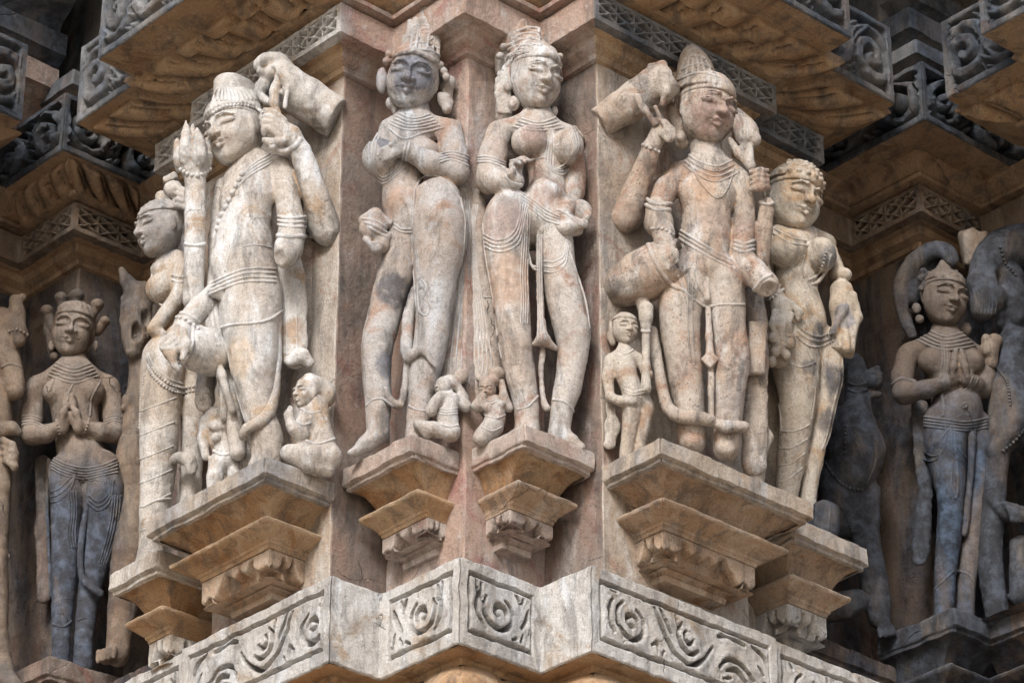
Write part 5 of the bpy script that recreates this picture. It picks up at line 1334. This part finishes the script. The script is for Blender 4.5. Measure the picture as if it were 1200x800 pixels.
def fig_Eatt():
    F = Fig('kneeling_figure', 'small kneeling devotee with joined hands at the right foot of the pale staff statue', 'statuette', (365, 548), .03, M['E'], group='small attendants at the feet', h=.0024, noise=.001)
    F.limb([(371, 478, 4, 15), (370, 495, 6, 17), (374, 515, 6, 18), (376, 530, 6, 19)], k=5)
    F.limb([(384, 536, 8, 17), (362, 532, 16, 14), (338, 530, 20, 9)], k=4); F.limb([(340, 532, 20, 9), (362, 544, 14, 10), (384, 550, 8, 9)], k=4)
    F.limb([(360, 482, 10, 9), (356, 498, 18, 9), (354, 510, 22, 8)], k=4); F.limb([(354, 511, 22, 8), (344, 502, 28, 6), (339, 490, 28, 5)], k=3); F.limb([(340, 498, 30, 5), (338, 486, 30, 4), (340, 478, 28, 3)], k=2)
    F.limb([(370, 480, 6, 11), (364, 466, 8, 10)], k=4); F.head(360, 462, 10, 40, yaw=-50, pitch=6, h=.0014)
    F.part('hair'); F.ball(366, 453, 4, 17, 15, 13, k=4); F.ball(382, 462, -2, 13, 12, 17, k=5); F.limb([(352, 449, 10, 4), (362, 443, 8, 5), (374, 446, 4, 4)], k=3)
    F.line('necklace', [(352, 478), (362, 484), (376, 482)], 1.2); F.line('armlet', [(349, 496), (356, 498), (364, 495)], 1.4); F.line('girdle', [(358, 516), (372, 520), (392, 514)], 1.4)
    F.build()
    F = Fig('attendant_figure', 'small standing attendant between the legs of the woman and the pale staff statue', 'statuette', (258, 566), .15, M['E'], group='small attendants at the feet', h=.0024, noise=.001)
    F.limb([(252, 494, 8, 12), (256, 510, 10, 13), (262, 526, 10, 13), (264, 540, 10, 14)], k=5); F.limb([(242, 492, 8, 7), (252, 486, 8, 9), (264, 490, 8, 7)], k=5)
    F.limb([(239, 494, 8, 6), (238, 515, 10, 6), (241, 535, 10, 5)], k=3); F.limb([(266, 492, 10, 6), (268, 500, 18, 5.5), (252, 501, 24, 4.5)], k=3); F.ball(249, 499, 24, 5, 4, 5, k=2)
    F.limb([(255, 542, 10, 11), (252, 560, 10, 9), (249, 590, 8, 8)], k=3); F.limb([(271, 540, 8, 10), (275, 556, 8, 8), (276, 580, 6, 7)], k=3); F.limb([(250, 488, 8, 6), (244, 478, 8, 6)], k=3)
    F.head(240, 468, 10, 34, yaw=-10, pitch=12, h=.0014)
    F.part('cap'); F.limb([(240, 458, 6, 12), (242, 446, 4, 11), (240, 438, 2, 9)], k=4); F.part('flower'); F.ball(253, 512, 24, 6, 5, 6, k=2)
    F.line('girdle', [(250, 528), (262, 533), (276, 528)], 1.5); F.line('girdle', [(262, 533), (262, 544), (264, 554)], 1.2)
    F.part('foot'); F.limb([(282, 518, 10, 8), (287, 530, 12, 8), (290, 545, 8, 7)], k=3)
    F.build()

def fig_F():
    F = Fig('woman_statue', 'woman statue in profile at left behind the thick staff with a dark weathered head', 'statue', (180, 658), .40, M['Fw'], group='large statues on the pedestals')
    F.limb([(200, 322, -6, 22), (206, 350, -6, 20), (206, 380, -4, 20), (203, 405, -2, 24)], k=8)
    F.limb([(190, 318, -6, 14), (206, 305, -4, 12)], k=8); F.limb([(198, 315, -8, 16), (196, 292, -6, 15)], k=6)
    F.ball(188, 338, 8, 18, 18, 20, k=4)
    F.limb([(208, 302, 6, 10), (212, 320, 14, 10.5), (212, 340, 20, 10), (198, 362, 24, 9.5), (181, 386, 24, 9)], k=4); F.limb([(181, 386, 24, 8.5), (190, 392, 26, 7)], k=3)
    F.limb([(218, 300, -8, 8), (212, 270, 4, 5.5), (207, 236, 18, 5.5)], k=3); F.ball(203, 222, 22, 12, 9, 11, k=3)
    for i in range(4): F.limb([(208, 220+i*7, 30, 3.8), (218, 224+i*6.5, 36, 3.6), (226+i*1.4, 230+i*5, 34, 3.2)], k=1.2)
    F.limb([(194, 420, 6, 29), (189, 450, 8, 26), (187, 490, 8, 24), (186, 530, 8, 22.5), (184, 570, 6, 20), (180, 610, 4, 17), (177, 640, 2, 15), (176, 668, 2, 16)], k=4)
    F.limb([(222, 420, -4, 18), (225, 460, -6, 15), (226, 500, -8, 14), (224, 550, -10, 13), (222, 600, -12, 13)], k=4)
    F.limb([(176, 655, 4, 15), (166, 668, 12, 11)], k=6)
    F.head(190, 270, 4, 76, yaw=-62, pitch=10, roll=-2, worn=0)
    F.part('hair'); F.cap(.22, r=(.37, .47, .40), c=(0, -.08, .14), ribs=9); F.limb([(200, 250, -4, 9), (205, 275, -4, 9), (208, 296, -4, 6)], k=4); F.limb([(191, 238, 0, 9), (190, 231, 0, 8)], k=3)
    F.part('sash'); F.limb([(202, 540, 20, 5), (210, 536, 24, 7), (222, 540, 24, 8), (224, 552, 22, 6)], k=3); F.ball(228, 546, 32, 6, 6, 8, k=2, mode='sub')
    F.part('capital'); F.box(200, 211, 2, 9, 8, 5, rot=-30, rnd=2)
    F.line('breast_band', [(178, 322), (176, 338), (182, 352), (190, 358)], 1.4, bead=1); F.line('armlet', [(202, 322), (211, 325), (222, 321)], 2.2, bead=1); F.line('armlet', [(202, 328), (211, 331), (222, 327)], 1.6)
    F.line('bead_string', [(169, 440), (165, 465), (164, 490), (162, 515), (163, 530)], 1.7, bead=1)
    for r in range(2): F.line('girdle', [(172, 418+r*9), (180, 434+r*8), (196, 448+r*7), (212, 454+r*6), (230, 452+r*5)], 2.0, bead=1)
    for r in range(2): F.line('girdle', [(173, 414+r*13), (182, 430+r*12), (198, 444+r*10), (214, 450+r*8)], 1.1)
    for r in range(6): F.line('skirt_fold', [(164, 482+r*28), (180, 476+r*28), (206-r*1.5, 466+r*28)], .95)
    F.line('anklet', [(168, 594), (184, 586), (200, 584)], 1.6)
    return F.build()
for k, f in (('C', fig_C), ('club', fig_club), ('D', fig_D), ('E', fig_E), ('Eatt', fig_Eatt), ('Fw', fig_F)):
    if want(k): f()
def namaste_common(F, sh, el, wr, tip):
    pass
def fig_H():
    F = Fig('praying_statue', 'brown praying statue with five crest knobs and dark blue legs at far left', 'statue', (88, 768), .80, M['namaste'], group='statues with joined hands', h=.0032)
    F.limb([(86, 448, -4, 32), (87, 470, -2, 30), (90, 500, -2, 27), (94, 528, -2, 28), (100, 550, 0, 32)], k=8)
    F.limb([(45, 452, -6, 14), (86, 440, -8, 18), (125, 452, -6, 14)], k=10); F.limb([(87, 446, -8, 20), (87, 424, -6, 17)], k=7)
    F.ball(66, 459, 14, 17, 15, 16, k=5); F.ball(107, 459, 14, 17, 15, 16, k=5); F.ball(97, 528, 16, 17, 12, 14, k=12)
    F.limb([(42, 456, -4, 13), (37, 485, -2, 12.5), (38, 508, 6, 13)], k=4); F.limb([(38, 510, 8, 12.5), (54, 508, 22, 10.5), (70, 500, 32, 8.5)], k=3)
    F.limb([(129, 456, -4, 13), (133, 485, -2, 12.5), (133, 506, 6, 13)], k=4); F.limb([(132, 508, 8, 12.5), (116, 506, 22, 10.5), (98, 500, 32, 8.5)], k=3)
    for g, x0, xt in ((-1, 73, 79), (1, 93, 83)):
        F.limb([(x0, 502, 34, 8), ((x0+xt)/2, 488, 37, 7.5)], k=3)
        for i in range(4): F.limb([((x0+xt)/2+g*1.0, 488-i*1.5, 38-i*2.2, 3.8), (xt+g*2.6, 474-i*2, 40-i*2.2, 3.5), (xt+g*1.4, 462+i*1.4, 41-i*2, 2.8)], k=1)
        F.limb([(x0+g*1, 498, 40, 4), ((x0+xt)/2+g*2, 484, 44, 3.6), (xt+g*3, 478, 44, 3)], k=1.5)
    F.limb([(80, 552, 4, 24), (79, 587, 6, 20), (77, 620, 6, 17.5), (76, 655, 6, 16), (74, 700, 4, 14), (72, 738, 3, 11.5), (71, 778, 2, 11)], k=3)
    F.limb([(116, 552, 2, 27), (122, 582, 3, 25), (119, 621, 3, 20.5), (113, 655, 2, 17), (104, 700, 0, 13.5), (99, 735, -1, 11.5), (97, 782, -2, 12)], k=3)
    F.head(86, 388, 4, 74, yaw=4, pitch=14, roll=5)
    F.part('hair'); F.cap(.28, ribs=11); F.band(.26, .03, drop=.05)
    F.part('crest', mat=M['tan_dim'])
    for x, y, r, x2, y2 in ((55, 364, 8.5, 62, 384), (71, 349, 8.5, 75, 366), (90, 346, 9, 88, 364), (114, 357, 8, 106, 372), (123, 376, 6.5, 114, 388)):
        F.limb([(x2, y2, -6, 6), (x, y, -4, r*.8)], k=3); F.ball(x, y, -2, r, r, r*.85, k=2)
    F.limb([(55, 366, -10, 7), (57, 390, -12, 6), (64, 420, -12, 6)], k=3); F.ball(64, 417, -4, 5.5, 5, 6, k=2)
    F.part('earring'); F.ball(61, 405, -2, 4.5, 4, 8, k=2); F.part('earring', new=True); F.ball(112, 405, -2, 4.5, 4, 8, k=2)
    for i in range(5): F.line('necklace', [(66-i*2.4, 425+i*3.6), (86, 432+i*4.2), (106+i*2.4, 426+i*3.6)], 1.2)
    F.line('necklace', [(86, 450), (80, 462), (79, 470)], 1.3); F.line('necklace', [(118, 446), (108, 466), (105, 488)], 1.3)
    for i in range(4): F.line('armlet', [(26, 488+i*3.2), (38, 487+i*3.2), (50, 492+i*3)], 1.2)
    for i in range(3): F.line('armlet', [(124, 490+i*3), (134, 487+i*3), (144, 489+i*3)], 1.2)
    F.line('bracelet', [(66, 492), (68, 500), (70, 508)], 1.8, bead=1); F.line('bracelet', [(104, 491), (102, 500), (98, 509)], 1.8, bead=1)
    for i in range(5): F.line('girdle', [(60, 535+i*3.4), (78, 544+i*3.4), (100, 548+i*3.2), (120, 545+i*3), (138, 537+i*4)], 1.2)
    F.part('sash'); F.limb([(108, 552, 22, 5), (106, 566, 22, 4.5), (103, 590, 18, 4), (97, 620, 18, 3.6), (94, 655, 18, 3.6), (97, 677, 20, 4), (108, 688, 20, 5), (117, 695, 18, 5)], k=2)
    for i in range(3): F.line('skirt_fold', [(60, 588-i*6), (70, 586-i*7), (82, 574-i*7), (88, 556)], 1.1); F.line('skirt_fold', [(104, 590-i*5), (116, 598-i*5), (128, 588-i*6), (133-i*3, 562)], 1.2)
    for i in range(4): F.line('skirt_fold', [(80+i*3, 575), (82+i*2.6, 600), (79+i*3, 625), (82+i*2.5, 642)], .9); F.line('skirt_fold', [(132+i*3, 580), (129+i*3, 610), (122+i*3, 640), (116+i*2.6, 660)], .9)
    F.line('anklet', [(60, 730), (74, 734), (87, 724)], 1.2); F.line('anklet', [(92, 726), (104, 724), (111, 738)], 1.2)
    F.part('backing', mat=M['sooty']); F.limb([(50, 540, -34, 9), (50, 620, -34, 8), (51, 700, -34, 8)], k=4, flat=((0, 0, 1), .6))
    F.line('drapery_hem', [(57, 534), (55, 590), (57, 640), (59, 700)], 1.8)
    return F.build()

def fig_I():
    F = Fig('praying_statue', 'dark praying statue under a curling hood with one blue black leg at right', 'statue', (1108, 712), .70, M['namaste_dark'], group='statues with joined hands', h=.0032)
    F.limb([(1110, 415, -4, 32), (1113, 440, -2, 29), (1120, 465, 0, 29), (1121, 490, 0, 33)], k=8)
    F.limb([(1068, 415, -6, 15), (1106, 403, -8, 18), (1146, 418, -10, 14)], k=10); F.limb([(1108, 410, -8, 20), (1107, 386, -6, 17)], k=7)
    F.ball(1092, 424, 14, 17, 15, 17, k=6); F.ball(1140, 424, 8, 14, 14, 16, k=6); F.ball(1127, 472, 18, 19, 13, 16, k=12)
    F.limb([(1063, 418, -4, 14), (1058, 442, -2, 13.5), (1060, 460, 6, 14)], k=4); F.limb([(1060, 461, 8, 13.5), (1086, 456, 24, 11), (1110, 447, 34, 8.5)], k=3)
    F.limb([(1150, 420, -8, 13), (1155, 440, -6, 12), (1152, 455, 2, 12)], k=4); F.limb([(1151, 456, 4, 12), (1142, 450, 20, 10), (1135, 444, 34, 8)], k=3)
    for g, x0, xt in ((-1, 1117, 1121), (1, 1132, 1126)):
        F.limb([(x0, 445, 36, 7.5), ((x0+xt)/2, 432, 39, 7)], k=3)
        for i in range(4): F.limb([((x0+xt)/2+g*1, 433-i*1.5, 41-i*2, 3.6), (xt+g*2.4, 422-i*2, 43-i*2, 3.4), (xt+g*.8, 411+i*1.2, 43-i*2, 2.7)], k=1)
        F.limb([(x0+g*1, 442, 42, 4), ((x0+xt)/2+g*2, 430, 46, 3.6), (xt+g*3, 424, 46, 3)], k=1.5)
    F.limb([(1108, 495, 4, 27), (1109, 525, 6, 24), (1112, 555, 6, 20.5), (1114, 590, 8, 15.5), (1112, 630, 6, 15), (1108, 670, 4, 13), (1106, 722, 2, 12)], k=3)
    F.limb([(1145, 500, -6, 19), (1149, 530, -8, 16), (1146, 565, -8, 13), (1141, 600, -8, 12), (1136, 650, -8, 12.5), (1132, 680, -8, 11.5), (1131, 722, -8, 11.5)], k=3)
    F.head(1106, 352, 4, 76, yaw=22, pitch=14, roll=7)
    F.part('crown'); F.cap(.28, ribs=9); F.band(.26, .034, drop=.06); F.limb([(1104, 324, 8, 13), (1108, 312, 6, 8), (1112, 303, 4, 4)], k=4); F.limb([(1092, 330, 8, 8), (1088, 322, 4, 4)], k=3); F.limb([(1118, 328, 10, 6), (1120, 318, 8, 3)], k=3)
    F.part('hood', mat=M['dark_fig']); F.limb([(1068, 392, -14, 7), (1058, 364, -16, 8), (1056, 338, -16, 10), (1066, 316, -10, 12), (1082, 300, -2, 12), (1098, 293, 6, 12), (1110, 295, 12, 11), (1115, 305, 14, 9)], k=3, flat=((0, 0, 1), .8)); F.limb([(1066, 350, -26, 12), (1074, 325, -24, 16), (1096, 308, -22, 16)], k=6)
    for x, y in ((1082, 318), (1079, 326), (1084, 334), (1088, 324), (1080, 338)): F.ball(x, y, 8, 4.5, 4, 4.5, k=2)
    F.part('earring'); F.ball(1074, 361, -2, 6, 5, 8, k=2); F.ball(1078, 374, 0, 6, 5, 6, k=2); F.part('earring', new=True); F.ball(1132, 385, -6, 7, 6, 10, k=2)
    for i in range(5): F.line('necklace', [(1084-i*3, 384+i*3.4), (1106, 394+i*4), (1128+i*3.6, 390+i*3.8)], 1.3)
    for i in range(3): F.line('sacred_cord', [(1103+i*3, 402), (1104+i*3, 425), (1100+i*3, 448)], 1.0)
    F.line('sacred_cord', [(1104, 462), (1106, 478), (1105, 488)], 1.8)
    F.line('armlet', [(1044, 452), (1056, 444), (1072, 447)], 2)
    for i in range(3): F.line('bracelet', [(1103+i*3, 438), (1105+i*3, 446), (1107+i*3, 456)], 1.3); F.line('bracelet', [(1146-i*3, 443-i), (1142-i*3, 450), (1136-i*3, 458)], 1.3)
    for i in range(4): F.line('girdle', [(1083, 488+i*3.6), (1104, 491+i*3.6), (1130, 494+i*3.4), (1157, 490+i*3.6)], 1.3)
    F.line('navel', ring(1130, 475, 3, 3, 0, 330), 1.2)
    F.part('sash'); F.limb([(1139, 500, 12, 4), (1139, 515, 12, 5), (1138, 545, 10, 4), (1134, 590, 8, 4), (1130, 625, 8, 4.5)], k=2)
    for i in range(2): F.line('skirt_fold', [(1108+i*6, 500), (1108-i*5, 515), (1104-i*3, 530+i*4), (1092, 534+i*6), (1083, 528+i*10)], 1.2)
    F.line('skirt_fold', [(1114, 502), (1116, 540), (1114, 580), (1118, 584), (1122, 578), (1122, 540), (1118, 502)], 1.1); F.line('skirt_fold', [(1112, 502), (1124, 528), (1134, 538)], 1.1)
    F.line('anklet', [(1094, 692), (1106, 680), (1118, 668)], 1.3); F.line('anklet', [(1120, 668), (1136, 674), (1145, 692)], 1.3)
    F.part('sash', new=True, mat=M['dark_fig']); F.limb([(1078, 478, -18, 11), (1080, 530, -20, 9), (1084, 580, -20, 9), (1080, 630, -18, 10), (1078, 655, -14, 9)], k=3, flat=((0, 0, 1), .5))
    return F.build()

def fig_J():
    F = Fig('beast_statue', 'blackened crouching beast with beaded round body left of the dark praying statue', 'statue', (1020, 735), .78, M['dark_fig'], group='mythical beasts in the recesses', h=.0036, noise=.0018)
    F.limb([(998, 500, 4, 30), (1002, 530, 10, 36), (998, 558, 8, 30)], k=8); F.limb([(1004, 480, 2, 18), (1006, 450, 2, 15), (1000, 425, 0, 13)], k=6)
    F.limb([(1012, 452, 10, 8), (1024, 446, 14, 10), (1030, 440, 14, 6)], k=3); F.limb([(1016, 440, 10, 6), (1028, 432, 12, 5)], k=3); F.limb([(1020, 462, 10, 5), (1030, 462, 10, 4)], k=2)
    F.limb([(1004, 575, 2, 22), (1010, 610, 0, 20), (1016, 640, 2, 17), (1026, 690, 4, 17), (1030, 722, 6, 14)], k=6); F.limb([(1030, 724, 6, 12), (1040, 740, 14, 7)], k=3); F.limb([(1020, 575, 8, 12), (1022, 610, 10, 9), (1016, 650, 10, 8)], k=3)
    F.limb([(976, 560, 6, 20), (985, 610, 4, 22)], k=6)
    F.limb([(965, 715, 8, 16), (990, 710, 14, 16), (1004, 704, 16, 14)], k=4)
    for i in range(4): F.limb([(1030+i*5, 738-i*1, 14, 3.6), (1031+i*5.5, 746-i, 18, 3)], k=1)
    F.line('bead_string', [(992, 500), (990, 515), (990, 530)], 2.4, bead=1); F.line('bead_string', [(966, 540), (976, 556), (992, 570), (1010, 574)], 2.4, bead=1)
    F.line('bead_string', [(984, 590), (992, 606), (998, 622)], 1.8, bead=1); F.line('girdle', [(994, 448), (1004, 452), (1016, 448)], 1.6); F.line('girdle', [(994, 456), (1004, 460), (1016, 456)], 1.6)
    F.line('muscle_fold', [(1010, 492), (1022, 510), (1026, 540), (1014, 570)], 1.2); F.line('muscle_fold', [(996, 506), (1008, 530), (1006, 556)], 1.1)
    return F.build()

def fig_G():
    F = Fig('beast_statue', 'brown rearing beast with open horse like muzzle beside the far left praying statue', 'statue', (138, 768), .80, M['tan_dim'], group='mythical beasts in the recesses', h=.0034, noise=.0018)
    F.limb([(170, 345, -4, 16), (162, 350, 4, 18), (160, 372, 8, 19), (158, 396, 12, 16), (156, 412, 12, 10)], k=6); F.limb([(160, 345, 6, 13), (149, 330, 6, 8), (143, 317, 4, 4.5)], k=4); F.limb([(146, 350, 10, 5), (145, 376, 12, 4), (150, 400, 14, 5)], k=3)
    F.ball(160, 388, 26, 6, 10, 13, k=3, mode='sub'); F.ball(172, 372, 22, 7, 9, 12, k=3, mode='sub')
    for i in range(6): F.ball(147+i*1.2, 372+i*8, 17, 3.4, 4, 4, k=1.5)
    F.line('mane', [(166, 360), (174, 376), (172, 396)], 1.6); F.line('mane', [(160, 366), (165, 384), (162, 402)], 1.5); F.line('teeth', [(158, 394), (168, 392), (176, 388)], 1.6, bead=1)
    F.limb([(168, 400, -6, 18), (166, 440, -6, 16), (160, 470, -2, 14), (152, 520, 2, 15), (152, 545, 2, 17), (156, 565, 0, 14)], k=6)
    F.ball(150, 470, 8, 8, 8, 9, k=3); F.ball(146, 478, 10, 5, 5, 5, k=2)
    F.limb([(160, 560, -4, 16), (156, 600, -2, 18), (152, 650, 2, 22), (146, 700, 4, 19), (140, 740, 6, 15), (138, 768, 6, 14)], k=5); F.limb([(138, 764, 8, 12), (124, 770, 18, 9)], k=4)
    F.limb([(156, 590, 8, 9), (154, 620, 12, 10), (152, 648, 10, 9)], k=3)
    for i in range(4): F.limb([(116+i*6, 765-i*1.5, 22, 4), (115+i*6, 774-i*1.5, 24, 3.6)], k=1)
    return F.build()

def fig_K():
    F = Fig('beast_statue', 'elephant headed beast with a furry paw, cut by the right edge of the photo', 'statue', (1170, 722), .72, M['dark_fig'], group='mythical beasts in the recesses', h=.0036, noise=.0020)
    F.limb([(1200, 290, 0, 30), (1176, 296, 4, 30), (1158, 312, 10, 22), (1148, 330, 14, 15)], k=8); F.limb([(1150, 335, 16, 18), (1158, 352, 18, 22), (1152, 360, 18, 18)], k=6); F.limb([(1160, 322, 24, 8), (1166, 345, 28, 8), (1160, 366, 26, 7)], k=3)
    F.limb([(1185, 325, 10, 17), (1188, 350, 10, 18), (1192, 380, 6, 16)], k=5); F.ball(1193, 372, 22, 9, 9, 10, k=3); F.limb([(1184, 392, 18, 5), (1196, 396, 22, 7)], k=3); F.limb([(1174, 350, 14, 8), (1172, 378, 10, 7)], k=3)
    F.limb([(1190, 400, 4, 20), (1188, 430, 6, 20), (1186, 470, 8, 28), (1180, 510, 8, 24)], k=6)
    F.limb([(1204, 470, 22, 16), (1182, 505, 22, 15), (1166, 528, 18, 13)], k=4); F.limb([(1168, 530, 12, 16), (1166, 560, 8, 14), (1164, 600, 6, 15), (1160, 640, 4, 15), (1164, 690, 4, 15), (1170, 730, 4, 14)], k=4)
    F.limb([(1160, 582, 18, 6), (1170, 594, 22, 7), (1184, 604, 24, 8), (1196, 600, 24, 8)], k=3)
    F.limb([(1196, 640, 4, 14), (1196, 700, 4, 14)], k=4); F.ball(1194, 602, 30, 9, 8, 9, k=3)
    for i in range(4): F.limb([(1176+i*5, 590+i, 30, 3.6), (1184+i*5, 598+i*2, 34, 3.4), (1186+i*5, 610, 32, 3)], k=1)
    F.part('hand', mat=M['tan_dim']); F.limb([(1166, 400, 14, 10), (1160, 410, 16, 10), (1162, 426, 14, 8)], k=3); F.ball(1156, 398, 20, 6, 6, 7, k=2); F.ball(1157, 412, 22, 5, 5, 6, k=2)
    F.part('rock', mat=M['tan_dim']); F.box(1144, 294, -8, 18, 12, 24, rot=-6, rnd=6); F.limb([(1128, 276, -6, 6), (1140, 274, -6, 8)], k=4)
    F.line('bead_string', [(1172, 290), (1178, 308), (1190, 322)], 2.2, bead=1); F.line('bead_string', [(1168, 430), (1180, 448), (1184, 474)], 2.2, bead=1); F.line('bead_string', [(1176, 528), (1190, 516), (1200, 504)], 2.4, bead=1)
    for i in range(7): F.line('fur', [(1140+i*4, 338+i*.5), (1144+i*4, 352), (1142+i*4, 368)], .9)
    return F.build()

def fig_L():
    F = Fig('beast_statue', 'brown figure with a raised paw and bangle, cut by the far left edge', 'statue', (4, 790), .76, M['tan_dim'], group='mythical beasts in the recesses', h=.0036, noise=.0016)
    F.limb([(-6, 385, 0, 20), (4, 410, 4, 18), (14, 440, 8, 15), (18, 458, 10, 12)], k=5); F.limb([(2, 372, 6, 13), (14, 382, 12, 12), (22, 392, 14, 11)], k=4); F.limb([(22, 390, 14, 10), (20, 368, 14, 9), (18, 352, 12, 8)], k=4); F.limb([(20, 352, 12, 6), (26, 348, 14, 5)], k=2); F.ball(22, 400, 16, 8, 8, 8, k=3)
    F.limb([(-8, 450, -4, 18), (-4, 500, -4, 18)], k=5); F.limb([(4, 505, 10, 11), (14, 502, 14, 8), (22, 506, 14, 5)], k=3)
    F.limb([(-2, 440, -6, 20), (-6, 500, -8, 20), (-4, 560, -8, 18), (-8, 640, -8, 18)], k=5); F.limb([(8, 400, 4, 14), (10, 380, 4, 14)], k=5)
    for i in range(4): F.limb([(4+i*1, 516+i*8, 16, 5), (14+i*1, 522+i*8, 20, 4.6), (20-i*1, 532+i*6, 18, 4)], k=1.5)
    F.limb([(-2, 540, 2, 14), (2, 570, 0, 12)], k=4); F.limb([(-6, 640, 2, 16), (-5, 700, 2, 15), (-3, 760, 2, 15), (6, 795, 8, 14), (20, 808, 12, 10)], k=4)
    F.line('bead_string', [(10, 650), (11, 690), (12, 740), (14, 770)], 1.8, bead=1); F.line('bracelet', [(11, 388), (22, 386), (32, 392)], 2, bead=1); F.line('armlet', [(2, 430), (12, 426), (24, 430)], 1.6)
    return F.build()
zH = float(at(100, 552, .80)[2]); zI = float(at(1120, 500, .70)[2])
M['namaste'] = stone('brown stone with blue black legs', (.215, .165, .13), (.27, .225, .19), (.175, .125, .095), pale=.34, pale_col=(.35, .33, .31), grime=.6, soot=.86, cover=.64, soot_col=(.024, .034, .052), zramp=(zH+.05, zH-.10), seed=14, crease_ochre=.3, spk_=.25)
M['namaste_dark'] = stone('dark stone with blue black legs', (.135, .105, .085), (.17, .14, .12), (.105, .075, .058), pale=.26, pale_col=(.27, .27, .275), grime=.5, soot=.92, cover=.60, soot_col=(.017, .028, .046), zramp=(zI+.16, zI-.12), seed=17, crease_ochre=.3, spk_=.25)
for k, f in (('H', fig_H), ('I', fig_I), ('J', fig_J), ('G', fig_G), ('K', fig_K), ('L', fig_L)):
    if want(k): f()
# ------------------------------------------------------------------ camera, light, sky
cd = bpy.data.cameras.new('camera'); co = bpy.data.objects.new('camera', cd); COL.objects.link(co)
cd.sensor_width = 36.0; cd.sensor_fit = 'HORIZONTAL'; cd.lens = 36.0*FPX/1200.0
cd.clip_start = 0.05; cd.clip_end = 500
from mathutils import Matrix, Vector
co.matrix_world = Matrix(((RGT[0], UPV[0], -FWD[0], CAM[0]), (RGT[1], UPV[1], -FWD[1], CAM[1]), (RGT[2], UPV[2], -FWD[2], CAM[2]), (0, 0, 0, 1)))
SC.camera = co
SUN_EL, SUN_AZ = 38.0, 16.0          # azimuth: degrees to the left of the camera's back
b = -FH; ang = math.radians(-SUN_AZ)
h = np.array([b[0]*math.cos(ang)-b[1]*math.sin(ang), b[0]*math.sin(ang)+b[1]*math.cos(ang)])
S_DIR = np.array([h[0]*math.cos(math.radians(SUN_EL)), h[1]*math.cos(math.radians(SUN_EL)), math.sin(math.radians(SUN_EL))])
ld = bpy.data.lights.new('sun', 'SUN'); ld.energy = 1.5; ld.angle = math.radians(18); ld.color = (1.0, .99, .975)
lo = bpy.data.objects.new('sun', ld); COL.objects.link(lo); lo.location = (-6, -6, 8)
lo.rotation_euler = Vector(tuple(S_DIR)).to_track_quat('Z', 'Y').to_euler()
w = bpy.data.worlds.new('World'); SC.world = w; w.use_nodes = True
nt = w.node_tree; bg = nt.nodes['Background']
sky = nt.nodes.new('ShaderNodeTexSky'); sky.sky_type = 'NISHITA'; sky.sun_disc = False
sky.sun_elevation = math.radians(SUN_EL); sky.sun_rotation = math.atan2(S_DIR[0], S_DIR[1])
sky.dust_density = 3.0
nt.links.new(sky.outputs[0], bg.inputs[0]); bg.inputs[1].default_value = 0.08
SC.view_settings.view_transform = 'Standard'; SC.view_settings.look = 'None'
SC.view_settings.exposure = 1.2; SC.view_settings.gamma = 1.0
SC.render.engine = 'CYCLES'
SC.cycles.use_adaptive_sampling = True; SC.cycles.adaptive_threshold = 0.03; SC.cycles.max_bounces = 6; SC.cycles.diffuse_bounces = 4
SC.cycles.use_denoising = True
